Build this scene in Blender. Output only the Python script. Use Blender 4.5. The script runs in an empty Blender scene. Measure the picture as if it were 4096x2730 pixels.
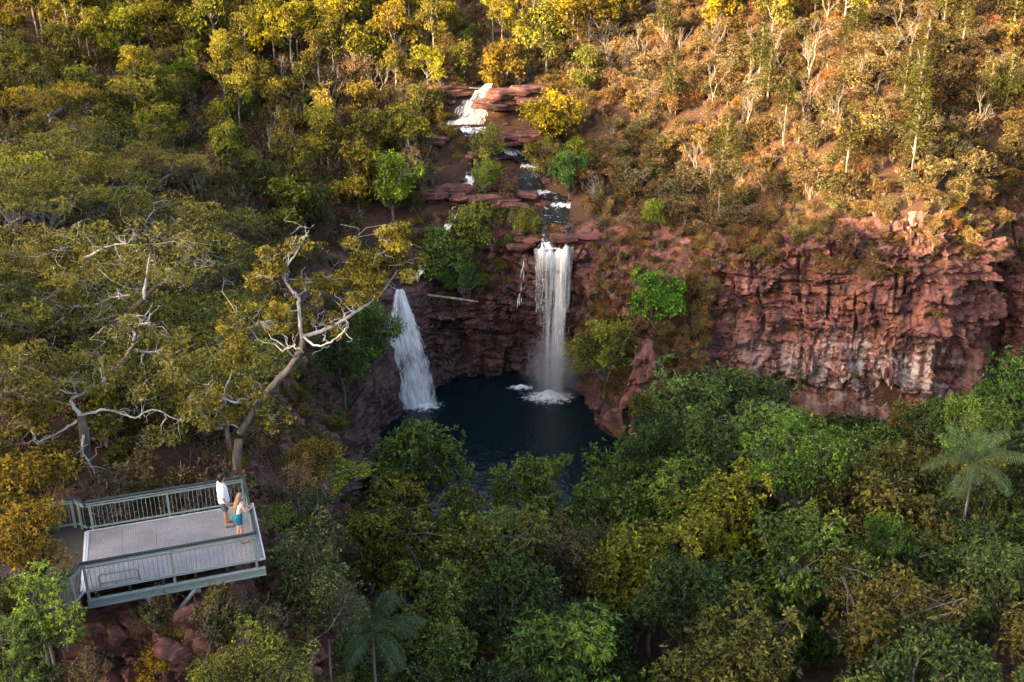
import bpy, bmesh, math, random
import numpy as np
from mathutils import Vector, Matrix
from mathutils.bvhtree import BVHTree

R_ = math.radians
scene = bpy.context.scene
# ------------------------------------------------------------------ camera
CAM = np.array([0.0, 0.0, 42.0]); PITCH = R_(22.0); FPX = 4100.0
cam_d = bpy.data.cameras.new('camera'); cam_d.sensor_width = 36.0; cam_d.lens = FPX / 4096 * 36.0
cam_d.clip_start = 0.1; cam_d.clip_end = 3000
cam = bpy.data.objects.new('camera', cam_d); scene.collection.objects.link(cam)
cam.location = CAM; cam.rotation_euler = (math.pi / 2 - PITCH, 0, 0)
scene.camera = cam
# ------------------------------------------------------------------ sky, sun, exposure
SUN_EL = R_(12.5); SUN_AZ = np.array([0.87, 0.50])            # plan direction the light travels
SUN_AZ = SUN_AZ / np.linalg.norm(SUN_AZ)
world = bpy.data.worlds.new('World'); scene.world = world; world.use_nodes = True
wn = world.node_tree; sky = wn.nodes.new('ShaderNodeTexSky'); sky.sky_type = 'NISHITA'; sky.sun_disc = False
sky.sun_elevation = SUN_EL; sky.sun_rotation = math.atan2(-SUN_AZ[0], -SUN_AZ[1])
sky.air_density = 0.9; sky.dust_density = 8.0; sky.ozone_density = 1.0
bg = wn.nodes['Background']; bg.inputs[1].default_value = 0.15
wn.links.new(sky.outputs[0], bg.inputs[0])
sun_d = bpy.data.lights.new('sun', 'SUN'); sun_d.energy = 4.6; sun_d.angle = R_(0.6); sun_d.color = (1.0, 0.72, 0.38)
sun = bpy.data.objects.new('sun', sun_d); scene.collection.objects.link(sun); sun.location = (-60, -40, 90)
sun.rotation_euler = Vector((SUN_AZ[0] * math.cos(SUN_EL), SUN_AZ[1] * math.cos(SUN_EL), -math.sin(SUN_EL))).to_track_quat('-Z', 'Y').to_euler()
scene.view_settings.view_transform = 'Standard'; scene.view_settings.look = 'None'
scene.view_settings.exposure = 2.75; scene.view_settings.gamma = 1.0
scene.view_settings.use_white_balance = True; scene.view_settings.white_balance_temperature = 6800; scene.view_settings.white_balance_tint = 12
scene.cycles.max_bounces = 4; scene.cycles.transparent_max_bounces = 12
scene.cycles.diffuse_bounces = 1; scene.cycles.adaptive_threshold = 0.03; scene.cycles.glossy_bounces = 2

# ------------------------------------------------------------------ helpers
COL = scene.collection
FW = np.array([0, math.cos(PITCH), -math.sin(PITCH)]); UP = np.array([0, math.sin(PITCH), math.cos(PITCH)])
def ray(px, py): return FW + np.array([1.0, 0, 0]) * (px - 2048) / FPX + UP * (1365 - py) / FPX
def at(px, py, y):
    d = ray(px, py); return CAM + d * (y / d[1])
def proj(p):
    v = np.atleast_2d(np.asarray(p, float)) - CAM; d = v @ FW
    return np.stack([2048 + FPX * v[:, 0] / d, 1365 - FPX * (v @ UP) / d], 1)
def rngs(s): return np.random.default_rng(s)
def nrm(a): return a / np.maximum(np.linalg.norm(a, axis=-1, keepdims=True), 1e-9)

def hsh(ix, iy, iz, s=0):
    n = (ix.astype(np.int64) * 374761393 + iy.astype(np.int64) * 668265263 + iz.astype(np.int64) * 1274126177 + s * 974711) & 0xffffffff
    n = ((n ^ (n >> 13)) * 1274126177) & 0xffffffff
    n = ((n ^ (n >> 16)) * 2246822519) & 0xffffffff
    return ((n ^ (n >> 15)) & 0xffffff) / float(0xffffff)
def vnoise(p, s=0):
    p = np.asarray(p, float); i = np.floor(p).astype(np.int64); f = p - i; f = f * f * (3 - 2 * f)
    r = 0
    for dx in (0, 1):
        for dy in (0, 1):
            for dz in (0, 1):
                w = (f[..., 0] if dx else 1 - f[..., 0]) * (f[..., 1] if dy else 1 - f[..., 1]) * (f[..., 2] if dz else 1 - f[..., 2])
                r = r + w * hsh(i[..., 0] + dx, i[..., 1] + dy, i[..., 2] + dz, s)
    return r
def fbm(p, o=4, s=0):
    r = 0; a = 0.5; t = 0; p = np.asarray(p, float)
    for k in range(o):
        r = r + a * vnoise(p * (2.03 ** k), s + k); t += a; a *= 0.5
    return r / t

def facet(p, size, sd):
    """angular broken stone: each cell of a jittered lattice gets its own tilted plane"""
    q = np.asarray(p, float) / np.asarray(size, float); i0 = np.floor(q).astype(np.int64); best = np.full(q.shape[:-1], 9e9); val = np.zeros(q.shape[:-1])
    for dx in (-1, 0, 1):
        for dy in (-1, 0, 1):
            for dz in (-1, 0, 1):
                a, b, c = i0[..., 0] + dx, i0[..., 1] + dy, i0[..., 2] + dz
                v = [q[..., k] - (o + .5 + .8 * (hsh(a, b, c, sd + k) - .5)) for k, o in enumerate((a, b, c))]
                d = v[0] ** 2 + v[1] ** 2 + v[2] ** 2; m = d < best; best = np.where(m, d, best)
                f = 1.3 * (hsh(a, b, c, sd + 5) - .5) + sum((hsh(a, b, c, sd + 6 + k) - .5) * v[k] * 1.5 for k in range(3)); val = np.where(m, f, val)
    return val
def mesh_from(name, V, faces, mats, mat_idx=None, attrs=None, smooth=False):
    """faces: (n,k) array or list of arrays with various k"""
    me = bpy.data.meshes.new(name); V = np.asarray(V, np.float32)
    if isinstance(faces, np.ndarray): faces = [faces]
    faces = [np.asarray(f, np.int32) for f in faces if len(f)]
    nl = sum(f.size for f in faces); nf = sum(len(f) for f in faces)
    me.vertices.add(len(V)); me.vertices.foreach_set('co', V.ravel())
    me.loops.add(nl); me.polygons.add(nf)
    me.loops.foreach_set('vertex_index', np.concatenate([f.ravel() for f in faces]))
    tot = np.concatenate([np.full(len(f), f.shape[1], np.int32) for f in faces])
    st = np.concatenate([[0], np.cumsum(tot)[:-1]]).astype(np.int32)
    me.polygons.foreach_set('loop_start', st)
    me.polygons.foreach_set('loop_total', tot)
    for m in (mats if isinstance(mats, (list, tuple)) else [mats]): me.materials.append(m)
    if mat_idx is not None: me.polygons.foreach_set('material_index', np.asarray(mat_idx, np.int32))
    me.polygons.foreach_set('use_smooth', np.full(nf, bool(smooth)))
    for k, a in (attrs or {}).items():
        a = np.asarray(a, np.float32)
        if a.ndim == 1: me.attributes.new(k, 'FLOAT', 'POINT').data.foreach_set('value', a)
        else:
            if a.shape[1] == 3: a = np.concatenate([a, np.ones((len(a), 1), np.float32)], 1)
            me.attributes.new(k, 'FLOAT_COLOR', 'POINT').data.foreach_set('color', a.ravel())
    me.update(calc_edges=True); me.validate()
    return me
class MB:
    """collects quads / tris into one mesh"""
    def __init__(s): s.V = []; s.F = {3: [], 4: []}; s.n = 0; s.M = {3: [], 4: []}
    def add(s, V, F, m=0):
        V = np.asarray(V, float).reshape(-1, 3); F = np.asarray(F, np.int64)
        s.V.append(V); s.F[F.shape[1]].append(F + s.n); s.M[F.shape[1]].append(np.full(len(F), m)); s.n += len(V)
    def box(s, c, h, U=(1, 0, 0), W=(0, 1, 0), Z=(0, 0, 1), m=0):
        c = np.asarray(c, float); U, W, Z = (np.asarray(a, float) for a in (U, W, Z))
        V = [c + U * h[0] * a + W * h[1] * b + Z * h[2] * d for d in (-1, 1) for b in (-1, 1) for a in (-1, 1)]
        s.add(V, [[0, 2, 3, 1], [4, 5, 7, 6], [0, 1, 5, 4], [2, 6, 7, 3], [0, 4, 6, 2], [1, 3, 7, 5]], m)
    def tube(s, P, r, k=6, m=0, cap=True):
        P = np.asarray(P, float); n = len(P); r = np.broadcast_to(np.asarray(r, float), (n,))
        T = np.gradient(P, axis=0); T = nrm(T)
        ref = np.array([0.31, 0.17, 0.93]) if abs(nrm(P[-1] - P[0])[2]) < 0.9 else np.array([0.95, 0.3, 0.05])
        A = nrm(np.cross(T, ref)); B = np.cross(T, A)
        a = np.arange(k) * 2 * math.pi / k
        ring = P[:, None] + r[:, None, None] * (np.cos(a)[None, :, None] * A[:, None] + np.sin(a)[None, :, None] * B[:, None])
        i = np.arange(n - 1)[:, None] * k; j = np.arange(k)[None]; j2 = (j + 1) % k
        s.add(ring.reshape(-1, 3), np.stack([i + j, i + j2, i + k + j2, i + k + j], -1).reshape(-1, 4), m)
        if cap:
            o = s.n
            s.add([P[0], P[-1]] + list(ring[0]) + list(ring[-1]),
                  [[0, 2 + (q + 1) % k, 2 + q] for q in range(k)] + [[1, 2 + k + q, 2 + k + (q + 1) % k] for q in range(k)], m)
    def loft(s, rings, m=0, cap=True):
        rings = [np.asarray(r, float) for r in rings]; k = len(rings[0]); n = len(rings)
        i = np.arange(n - 1)[:, None] * k; j = np.arange(k)[None]; j2 = (j + 1) % k
        s.add(np.concatenate(rings), np.stack([i + j, i + j2, i + k + j2, i + k + j], -1).reshape(-1, 4), m)
        if cap:
            for r, fl in ((rings[0], 1), (rings[-1], 0)):
                c = r.mean(0); s.add([c] + list(r), [[0, 1 + (q + 1) % k, 1 + q] if fl else [0, 1 + q, 1 + (q + 1) % k] for q in range(k)], m)
    def mesh(s, name, mats, smooth=False):
        f = []; mi = []
        for k in (3, 4):
            if s.F[k]: f.append(np.concatenate(s.F[k])); mi.append(np.concatenate(s.M[k]))
        return mesh_from(name, np.concatenate(s.V), f, mats, np.concatenate(mi), smooth=smooth)

def tag(o, label=None, cat=None, group=None, kind=None):
    if label: o['label'] = label
    if cat: o['category'] = cat
    if group: o['group'] = group
    if kind: o['kind'] = kind
    return o
def obj(name, me, parent=None, loc=None, scale=None, rz=None, color=None):
    o = bpy.data.objects.new(name, me); COL.objects.link(o)
    if parent is not None: o.parent = parent
    if loc is not None: o.location = loc
    if scale is not None: o.scale = scale
    if rz is not None: o.rotation_euler = (0, 0, rz)
    if color is not None: o.color = (*color, 1)
    return o
def empty(name, loc, rz=0):
    o = bpy.data.objects.new(name, None); COL.objects.link(o); o.location = loc; o.rotation_euler = (0, 0, rz); o.empty_display_size = 0.3
    return o

# ------------------------------------------------------------------ materials
class NT:
    def __init__(s, name):
        s.m = bpy.data.materials.new(name); s.m.use_nodes = True; s.t = s.m.node_tree; s.t.nodes.clear()
        s.out = s.n('ShaderNodeOutputMaterial')
    def n(s, ty, **k):
        nd = s.t.nodes.new(ty)
        for a, v in k.items(): setattr(nd, a, v)
        return nd
    def l(s, a, b): s.t.links.new(a, b)
    def val(s, nd, i, v):
        if hasattr(v, 'is_linked') or isinstance(v, bpy.types.NodeSocket): s.l(v, nd.inputs[i])
        else: nd.inputs[i].default_value = v
    def math(s, op, a, b=0.5, c=None, clamp=False):
        nd = s.n('ShaderNodeMath', operation=op, use_clamp=clamp); s.val(nd, 0, a); s.val(nd, 1, b)
        if c is not None: s.val(nd, 2, c)
        return nd.outputs[0]
    def mix(s, f, a, b, mode='MIX'):
        nd = s.n('ShaderNodeMixRGB', blend_type=mode); s.val(nd, 0, f)
        s.val(nd, 1, a if not isinstance(a, tuple) else (*a, 1)); s.val(nd, 2, b if not isinstance(b, tuple) else (*b, 1))
        return nd.outputs[0]
    def ramp(s, f, st):
        nd = s.n('ShaderNodeValToRGB'); s.l(f, nd.inputs[0]); e = nd.color_ramp.elements
        while len(e) < len(st): e.new(0.5)
        for q, (p, c) in zip(e, st): q.position = p; q.color = (*c, 1) if isinstance(c, tuple) else (c, c, c, 1)
        return nd.outputs[0]
    def pos(s, scale=(1, 1, 1), obj=False):
        g = s.n('ShaderNodeTexCoord').outputs['Object'] if obj else s.n('ShaderNodeNewGeometry').outputs['Position']
        mp = s.n('ShaderNodeMapping'); mp.inputs['Scale'].default_value = scale; s.l(g, mp.inputs[0]); return mp.outputs[0]
    def noise(s, vec, sc, det=4, rough=0.55, dist=0.0):
        nd = s.n('ShaderNodeTexNoise'); s.l(vec, nd.inputs['Vector']); nd.inputs['Scale'].default_value = sc
        nd.inputs['Detail'].default_value = det; nd.inputs['Roughness'].default_value = rough; nd.inputs['Distortion'].default_value = dist
        return nd.outputs[0]
    def bump(s, h, st=0.5, d=0.05):
        b = s.n('ShaderNodeBump'); b.inputs['Strength'].default_value = st; b.inputs['Distance'].default_value = d; s.l(h, b.inputs['Height']); return b.outputs[0]
    def pbsdf(s, col, rough=0.8, bump=None, spec=0.3, metal=0.0):
        p = s.n('ShaderNodeBsdfPrincipled'); s.val(p, 'Base Color', (*col, 1) if isinstance(col, tuple) else col); s.val(p, 'Roughness', rough)
        p.inputs['Specular IOR Level'].default_value = spec; p.inputs['Metallic'].default_value = metal
        if bump is not None: s.l(bump, p.inputs['Normal'])
        return p
    def done(s, sh): s.l(sh.outputs[0] if hasattr(sh, 'outputs') else sh, s.out.inputs[0]); return s.m

def leaf_material(name, attr_col=False, transl=0.2):
    t = NT(name)
    if attr_col:
        c = t.n('ShaderNodeAttribute', attribute_name='col', attribute_type='INSTANCER').outputs['Color']
    else:
        oi = t.n('ShaderNodeObjectInfo'); c = oi.outputs['Color']
    ti = t.n('ShaderNodeAttribute', attribute_name='tint').outputs['Fac']
    k = t.math('MULTIPLY_ADD', ti, 2.0, 0.08)  # random leaf tone, stretched so colour adds to the canopy's light and dark contrast
    c = t.mix(1.0, c, k, 'MULTIPLY')
    young = t.math('SUBTRACT', ti, 0.78); young = t.math('MULTIPLY', young, 4.0, clamp=True)
    y2 = t.mix(1.0, c, (1.45, 1.25, 0.55), 'MULTIPLY')
    c = t.mix(young, c, y2)
    d = t.n('ShaderNodeBsdfDiffuse'); t.l(c, d.inputs[0])
    tr = t.n('ShaderNodeBsdfTranslucent'); t.l(t.mix(1.0, c, (1.25, 1.2, 0.6), 'MULTIPLY'), tr.inputs[0])
    m1 = t.n('ShaderNodeMixShader'); m1.inputs[0].default_value = transl; t.l(d.outputs[0], m1.inputs[1]); t.l(tr.outputs[0], m1.inputs[2])
    g = t.n('ShaderNodeBsdfGlossy'); g.inputs['Roughness'].default_value = 0.45; g.inputs[0].default_value = (0.8, 0.85, 0.9, 1)
    m2 = t.n('ShaderNodeMixShader'); m2.inputs[0].default_value = 0.012; t.l(m1.outputs[0], m2.inputs[1]); t.l(g.outputs[0], m2.inputs[2])
    return t.done(m2)
LEAF = leaf_material('leaf'); LEAFI = leaf_material('leaf_scatter', True)

def bark_material(name, a, b, sc=3.0):
    t = NT(name); v = t.pos((1, 1, 0.35), obj=False)
    n = t.noise(v, sc, 5, 0.65); c = t.ramp(n, [(0.3, a), (0.62, b)])
    return t.done(t.pbsdf(c, 0.9, t.bump(t.noise(v, sc * 6, 3), 0.6, 0.02), 0.15))
BARK_GREY = bark_material('bark_grey', (0.05, 0.04, 0.035), (0.20, 0.175, 0.155), 2.2)
BARK_PALE = bark_material('bark_pale', (0.20, 0.17, 0.145), (0.60, 0.57, 0.54), 2.4)
BARK_LIMB = bark_material('bark_limb', (0.08, 0.065, 0.055), (0.32, 0.29, 0.265), 2.4)
BARK_DARK = bark_material('bark_dark', (0.03, 0.022, 0.018), (0.10, 0.08, 0.06), 3.0)
BARK_DRY = bark_material('bark_dry', (0.12, 0.08, 0.055), (0.34, 0.27, 0.21), 3.0)

def rock_material():
    t = NT('sandstone'); p = t.pos()
    strata = t.noise(t.pos((0.12, 0.12, 1.6)), 1.0, 4, 0.65, 0.4)
    big = t.noise(p, 0.16, 3, 0.6); med = t.noise(p, 0.8, 5, 0.65); fine = t.noise(p, 5.0, 3, 0.7)
    c = t.ramp(strata, [(0.25, (0.045, 0.020, 0.02)), (0.42, (0.105, 0.039, 0.034)), (0.55, (0.165, 0.066, 0.055)), (0.72, (0.27, 0.135, 0.12))])
    c = t.mix(t.math('MULTIPLY', t.ramp(big, [(0.42, 0.0), (0.66, 1.0)]), 0.6), c, (0.165, 0.075, 0.078))
    # dark desert varnish and lichen
    c = t.mix(t.math('MULTIPLY', t.ramp(med, [(0.46, 0.0), (0.62, 1.0)]), 0.85), c, (0.034, 0.022, 0.024))
    # dark vertical run-off streaks
    st = t.noise(t.pos((0.9, 0.9, 0.07)), 1.0, 3, 0.7)
    c = t.mix(t.math('MULTIPLY', t.ramp(st, [(0.5, 0.0), (0.62, 1.0)]), 0.85), c, (0.035, 0.02, 0.022))
    c = t.mix(t.math('MULTIPLY', t.ramp(st, [(0.30, 1.0), (0.40, 0.0)]), 0.5), c, (0.42, 0.26, 0.23))
    # orange oxide
    ox = t.noise(t.pos((0.35, 0.35, 0.2)), 1.0, 3, 0.5)
    c = t.mix(t.math('MULTIPLY', t.ramp(ox, [(0.55, 0.0), (0.72, 1.0)]), 0.5), c, (0.28, 0.115, 0.055))
    # white mineral stain on the lower part of the big cliff; damp black staining behind the falls (own attributes of the rock)
    ms = t.n('ShaderNodeAttribute', attribute_name='mineral').outputs['Fac']
    mn = t.noise(t.pos((1.1, 1.1, 0.13)), 1.0, 5, 0.7)
    mm = t.math('MULTIPLY', t.ramp(mn, [(0.47, 0.0), (0.58, 1.0)]), ms, clamp=True)
    c = t.mix(t.math('MULTIPLY', mm, 0.9), c, (0.52, 0.45, 0.45))
    wet = t.n('ShaderNodeAttribute', attribute_name='wet').outputs['Fac']
    wn_ = t.math('MULTIPLY', wet, t.ramp(med, [(0.25, 0.55), (0.6, 1.0)]), clamp=True)
    c = t.mix(t.math('MULTIPLY', wn_, 0.82), c, (0.035, 0.02, 0.019))
    c = t.mix(0.35, c, t.mix(fine, (0.25, 0.25, 0.25), (1.0, 0.98, 0.95)), 'OVERLAY')
    ro = t.math('SUBTRACT', 0.9, t.math('MULTIPLY', wet, 0.5))
    h = t.math('ADD', t.math('MULTIPLY', med, 1.6), t.math('ADD', strata, t.math('MULTIPLY', fine, 0.45)))
    return t.done(t.pbsdf(c, ro, t.bump(h, 0.6, 0.07), 0.3))
ROCK = rock_material()

def ground_material():
    t = NT('soil'); p = t.pos()
    a = t.noise(p, 0.35, 4, 0.65); b = t.noise(p, 2.6, 4, 0.7); f = t.noise(p, 9.0, 3, 0.75)
    c = t.ramp(a, [(0.3, (0.042, 0.023, 0.018)), (0.5, (0.08, 0.043, 0.030)), (0.68, (0.12, 0.072, 0.043))])
    c = t.mix(t.math('MULTIPLY', t.ramp(b, [(0.45, 0.0), (0.62, 1.0)]), 0.7), c, (0.055, 0.035, 0.026))
    c = t.mix(t.math('MULTIPLY', t.ramp(f, [(0.55, 0.0), (0.7, 1.0)]), 0.6), c, (0.24, 0.16, 0.11))
    return t.done(t.pbsdf(c, 0.95, t.bump(t.math('ADD', b, f), 0.9, 0.12), 0.1))
SOIL = ground_material()

def water_material(name, col, rough, scale, st, foam=False):
    t = NT(name); p = t.pos((1, 0.55, 1))
    n1 = t.noise(p, scale, 3, 0.6, 0.6); n2 = t.noise(t.pos((1, 0.5, 1)), scale * 3.1, 2, 0.5, 0.3)
    h = t.math('ADD', n1, t.math('MULTIPLY', n2, 0.35))
    c = col
    if foam:
        sl = t.n('ShaderNodeAttribute', attribute_name='foam').outputs['Fac']
        fn = t.ramp(t.noise(t.pos((1.2, 0.8, 1.2)), 1.7, 5, 0.75, 0.8), [(0.46, 0.0), (0.58, 1.0)])
        ff = t.math('MULTIPLY', t.math('SUBTRACT', t.math('ADD', t.noise(t.pos((1.0, 0.9, 1.0)), 1.9, 5, 0.75, 0.8), t.math('MULTIPLY', sl, 0.24)), 0.60), 7.0, clamp=True)
        c = t.mix(ff, col, (0.85, 0.87, 0.9)); rr = t.math('MULTIPLY_ADD', ff, 0.6, rough)
    else: rr = rough
    pb = t.pbsdf(c, rr, t.bump(h, st, 0.1), 0.5); pb.inputs['IOR'].default_value = 1.33
    return t.done(pb)
POOL = water_material('pool_water', (0.003, 0.011, 0.014), 0.09, 1.3, 1.0)
CREEK = water_material('creek_water', (0.02, 0.022, 0.022), 0.22, 2.4, 0.9, True)

def falls_material(name, sx, sy, lo, hi, seed, dist=.25):
    """white water: streaks of spray with gaps, from the sheet's own (across, down) coordinates"""
    t = NT(name); u = t.n('ShaderNodeAttribute', attribute_name='uvw').outputs['Vector']
    mp = t.n('ShaderNodeMapping'); mp.inputs['Scale'].default_value = (sx, sy, 1); mp.inputs['Location'].default_value = (seed, seed * 1.7, seed); t.l(u, mp.inputs[0])
    n1 = t.noise(mp.outputs[0], 1.0, 6, 0.66, dist)
    mp2 = t.n('ShaderNodeMapping'); mp2.inputs['Scale'].default_value = (sx * 2.5, sy * 7, 1); mp2.inputs['Location'].default_value = (seed * 3, 0, seed); t.l(u, mp2.inputs[0])
    n2 = t.noise(mp2.outputs[0], 1.0, 4, 0.7)
    den = t.n('ShaderNodeAttribute', attribute_name='dens').outputs['Fac']
    n = t.math('ADD', t.math('MULTIPLY', n1, 0.84), t.math('MULTIPLY', n2, 0.16))
    n = t.math('ADD', n, t.math('MULTIPLY', t.math('SUBTRACT', den, 0.5), 0.42))
    a = t.ramp(n, [(lo, 0.0), (hi, 1.0)])
    d = t.n('ShaderNodeBsdfDiffuse'); d.inputs[0].default_value = (0.93, 0.95, 0.97, 1)
    tr = t.n('ShaderNodeBsdfTranslucent'); tr.inputs[0].default_value = (0.9, 0.93, 0.95, 1)
    m1 = t.n('ShaderNodeMixShader'); m1.inputs[0].default_value = 0.3; t.l(d.outputs[0], m1.inputs[1]); t.l(tr.outputs[0], m1.inputs[2])
    tp = t.n('ShaderNodeBsdfTransparent')
    m2 = t.n('ShaderNodeMixShader'); t.l(a, m2.inputs[0]); t.l(tp.outputs[0], m2.inputs[1]); t.l(m1.outputs[0], m2.inputs[2])
    return t.done(m2)
FALL_A = falls_material('falling_water', 11, 0.9, 0.40, 0.86, 3.1, .5)
FALL_B = falls_material('falling_water_inner', 20, 1.5, 0.44, 0.92, 9.7, .5)
FALL_C = falls_material('cascading_water', 11, 5.0, 0.40, 0.74, 5.3, 1.2)
FOAM = falls_material('foam', 9, 9, 0.46, 0.66, 2.2)
def plain(name, col, rough=0.6, var=0.15, sc=6.0, metal=0.0, bump=0.1):
    t = NT(name); n = t.noise(t.pos(obj=True), sc, 5, 0.65)
    c = t.mix(n, tuple(x * (1 - var) for x in col), tuple(min(1, x * (1 + var)) for x in col))
    return t.done(t.pbsdf(c, rough, t.bump(n, bump, 0.01), 0.4, metal))
STRAND = plain('water_strand', (0.93, 0.95, 0.97), 0.5, 0.03)

# ------------------------------------------------------------------ terrain: the gorge wall as stations of (base, inward, profile)
#      base xy        inward        (setback, z) x6                                                    rough wet  mineral
ST = [((-46, 15.5), (-.1, 1),   [(0, 9), (1, 13), (2, 17), (3.4, 20.4), (4.8, 22.8), (7, 24.6)],        .8, 0, 0),
      ((-24, 17.5), (-.15, 1),  [(0, 10), (1, 14), (2, 18), (3.2, 21), (4.6, 23), (6.5, 24.3)],         .9, 0, 0),
      ((-11.0, 20.3), (-.2, 1), [(0, 10), (.7, 14), (1.5, 18), (2.5, 20.3), (3.9, 22.3), (5.2, 23.5)],  1, 0, 0),
      ((-6.9, 22.2), (-.7, .7), [(0, 8), (.4, 12), (.9, 16), (1.4, 20), (1.9, 22.3), (3.0, 23.8)],      1, 0, 0),
      ((-5.6, 27), (-1, .1),    [(0, 6), (.5, 10), (1, 15), (1.4, 19), (1.9, 21.8), (3, 23.7)],         .9, 0, 0),
      ((-5.8, 36), (-1, 0),     [(0, 4), (.8, 8), (1.5, 12), (2, 16), (2.8, 19.5), (4.5, 22)],          .9, 0, 0),
      ((-8.3, 48), (-1, 0),     [(0, 2), (.6, 5), (1, 8), (1.6, 11.5), (2.8, 14.2), (6, 17.5)],         1, .3, 0),
      ((-10, 60), (-1, 0),      [(0, -.5), (.5, 3), (.9, 6), (1.4, 9), (2.6, 11), (7, 15.5)],           1, .5, 0),
      ((-11, 72), (-1, 0),      [(0, -1), (.4, 2), (.8, 4.5), (1.4, 6.6), (2.8, 8.2), (8, 14)],         1, .6, 0),
      ((-11.3, 80), (-1, .1),   [(0, -1), (.4, 1.5), (.8, 3.5), (1.5, 5.2), (2.8, 6.8), (8, 13)],       1, .8, 0),
      ((-9.9, 87), (-.8, .6),   [(0, -1), (.9, 2.5), (2.0, 5), (3.2, 7.2), (4.6, 9.2), (9, 13.6)],      .45, 1, 0),
      ((-8.4, 89.6), (-.35, .94), [(0, -1), (1.1, 3), (2.0, 5.5), (2.8, 8), (3.6, 9.8), (8, 12.6)],      .25, 1, 0),
      ((-7, 92.2), (-.1, 1),    [(0, -1), (.6, 2.2), (.9, 5), (1.6, 7.4), (4.2, 8.8), (8.5, 15.3)],     1, .9, 0),
      ((-2.5, 95), (0, 1),      [(0, -1), (.3, 2), (.6, 5), (1.2, 7.6), (4.0, 8.8), (6.8, 15.6)],       1.1, .8, 0),
      ((1.2, 94.6), (.1, 1),    [(0, -1), (.4, 3), (.7, 6.5), (1.2, 9.5), (3, 11.4), (6.5, 15.4)],      1.1, .9, 0),
      ((3.9, 93.2), (.1, 1),    [(0, -1), (-.2, 4), (-.5, 8), (-1.1, 12.4), (-.5, 13.4), (5, 14.6)],    .9, 1, 0),
      ((6.4, 90), (.6, .8),     [(0, -1), (.3, 3), (.6, 6.5), (1.4, 10), (2.8, 13), (8, 16)],           1, .8, 0),
      ((7.3, 84.6), (1, .4),    [(0, -1), (.6, 2), (1.2, 4), (3, 6.5), (7, 10.2), (13, 15.6)],          .8, .5, 0),
      ((9, 80.8), (.7, .7),     [(0, -1), (.6, 1.5), (1.5, 3.5), (3.5, 5), (8, 9.3), (14, 15.2)],       .7, .2, 0),
      ((14, 80.5), (.2, 1),     [(0, .5), (.8, 2), (2, 3.5), (4, 5), (8, 9.5), (13, 15.2)],             .7, 0, 0),
      ((18.3, 85.4), (0, 1),    [(0, 1), (.2, 5), (.5, 9), (.9, 12.3), (1.7, 14.3), (4, 16.4)],         1.2, 0, .1),
      ((24, 84), (-.05, 1),     [(0, 1), (.2, 5.5), (.2, 10), (.8, 13.3), (1.7, 15.4), (4, 18)],        1.3, 0, .35),
      ((30, 82.5), (-.05, 1),   [(0, 1), (1.1, 4), (-.3, 6), (0, 12), (.9, 16), (2.6, 19)],             1.4, 0, 1),
      ((34.5, 81), (0, 1),      [(0, 1), (.7, 4), (0, 7), (.2, 13), (.8, 18), (2.2, 20.2)],             1.5, 0, .9),
      ((39, 82), (0, 1),        [(0, 1), (.4, 5), (.3, 9), (.5, 14), (.9, 17.5), (3, 19.6)],            1.4, 0, .3),
      ((42.3, 83.4), (-.3, 1),  [(0, 1), (.4, 5), (.5, 9), (.7, 14), (1, 17), (4, 20)],                 1.3, 0, 0),
      ((43.6, 89.5), (0, 1),    [(0, 2), (.4, 6), (.7, 10), (1, 14), (1.4, 17), (4, 20.5)],             1.2, 0, 0),
      ((47, 84.5), (.1, 1),     [(0, 2), (.4, 6), (.5, 9), (.7, 12), (1.6, 14), (6, 18.5)],             1.3, 0, 0),
      ((54, 81), (0, 1),        [(0, 3), (.4, 7), (.5, 10), (.8, 14), (1.4, 17), (4, 20)],              1.3, 0, 0),
      ((80, 78), (0, 1),        [(0, 5), (.4, 8), (.5, 12), (.8, 16), (1.4, 19), (5, 22)],              1.2, 0, 0)]
K = []
for b, n, pr, ro, we, mi in ST:
    n = np.array(n, float); n /= np.linalg.norm(n)
    K.append(list(b) + list(n) + [q[0] for q in pr] + [q[1] for q in pr] + [ro, we, mi])
K = np.array(K, float)
def catmull(Kp, step):
    P = np.vstack([2 * Kp[0] - Kp[1], Kp, 2 * Kp[-1] - Kp[-2]]); out = []
    for i in range(1, len(P) - 2):
        L = np.linalg.norm(P[i + 1, :2] - P[i, :2]) + 1.5 * np.linalg.norm(P[i + 1, 2:4] - P[i, 2:4]); n = max(2, int(L / (step if P[i, 1] > 31 or P[i, 0] < -20 else .085)))
        t = (np.arange(n) / n)[:, None]
        a, b, c, d = P[i - 1], P[i], P[i + 1], P[i + 2]
        cr = 0.5 * (2 * b + (c - a) * t + (2 * a - 5 * b + 4 * c - d) * t ** 2 + (3 * b - a - 3 * c + d) * t ** 3)
        ln = b + (c - b) * t
        q = 0.6 * cr + 0.4 * ln
        out.append(q)
    out.append(P[-2][None]); return np.vstack(out)
KS = catmull(K, 0.19)
KS[:, 2:4] = nrm(KS[:, 2:4])
arc = np.concatenate([[0], np.cumsum(np.linalg.norm(np.diff(KS[:, :2], axis=0), axis=1) + 0.02)])
NSEG = 26
fr = np.arange(5 * NSEG + 1) / NSEG; ii = np.minimum(fr.astype(int), 4); ff = fr - ii
S = KS[:, 4:10]; Z = KS[:, 10:16]
s = S[:, ii] * (1 - ff) + S[:, ii + 1] * ff; z = Z[:, ii] * (1 - ff) + Z[:, ii + 1] * ff
for _ in range(6):   # ease the kinks of the profile
    s[:, 1:-1] = (s[:, :-2] + 2 * s[:, 1:-1] + s[:, 2:]) / 4; z[:, 1:-1] = (z[:, :-2] + 2 * z[:, 1:-1] + z[:, 2:]) / 4
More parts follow.
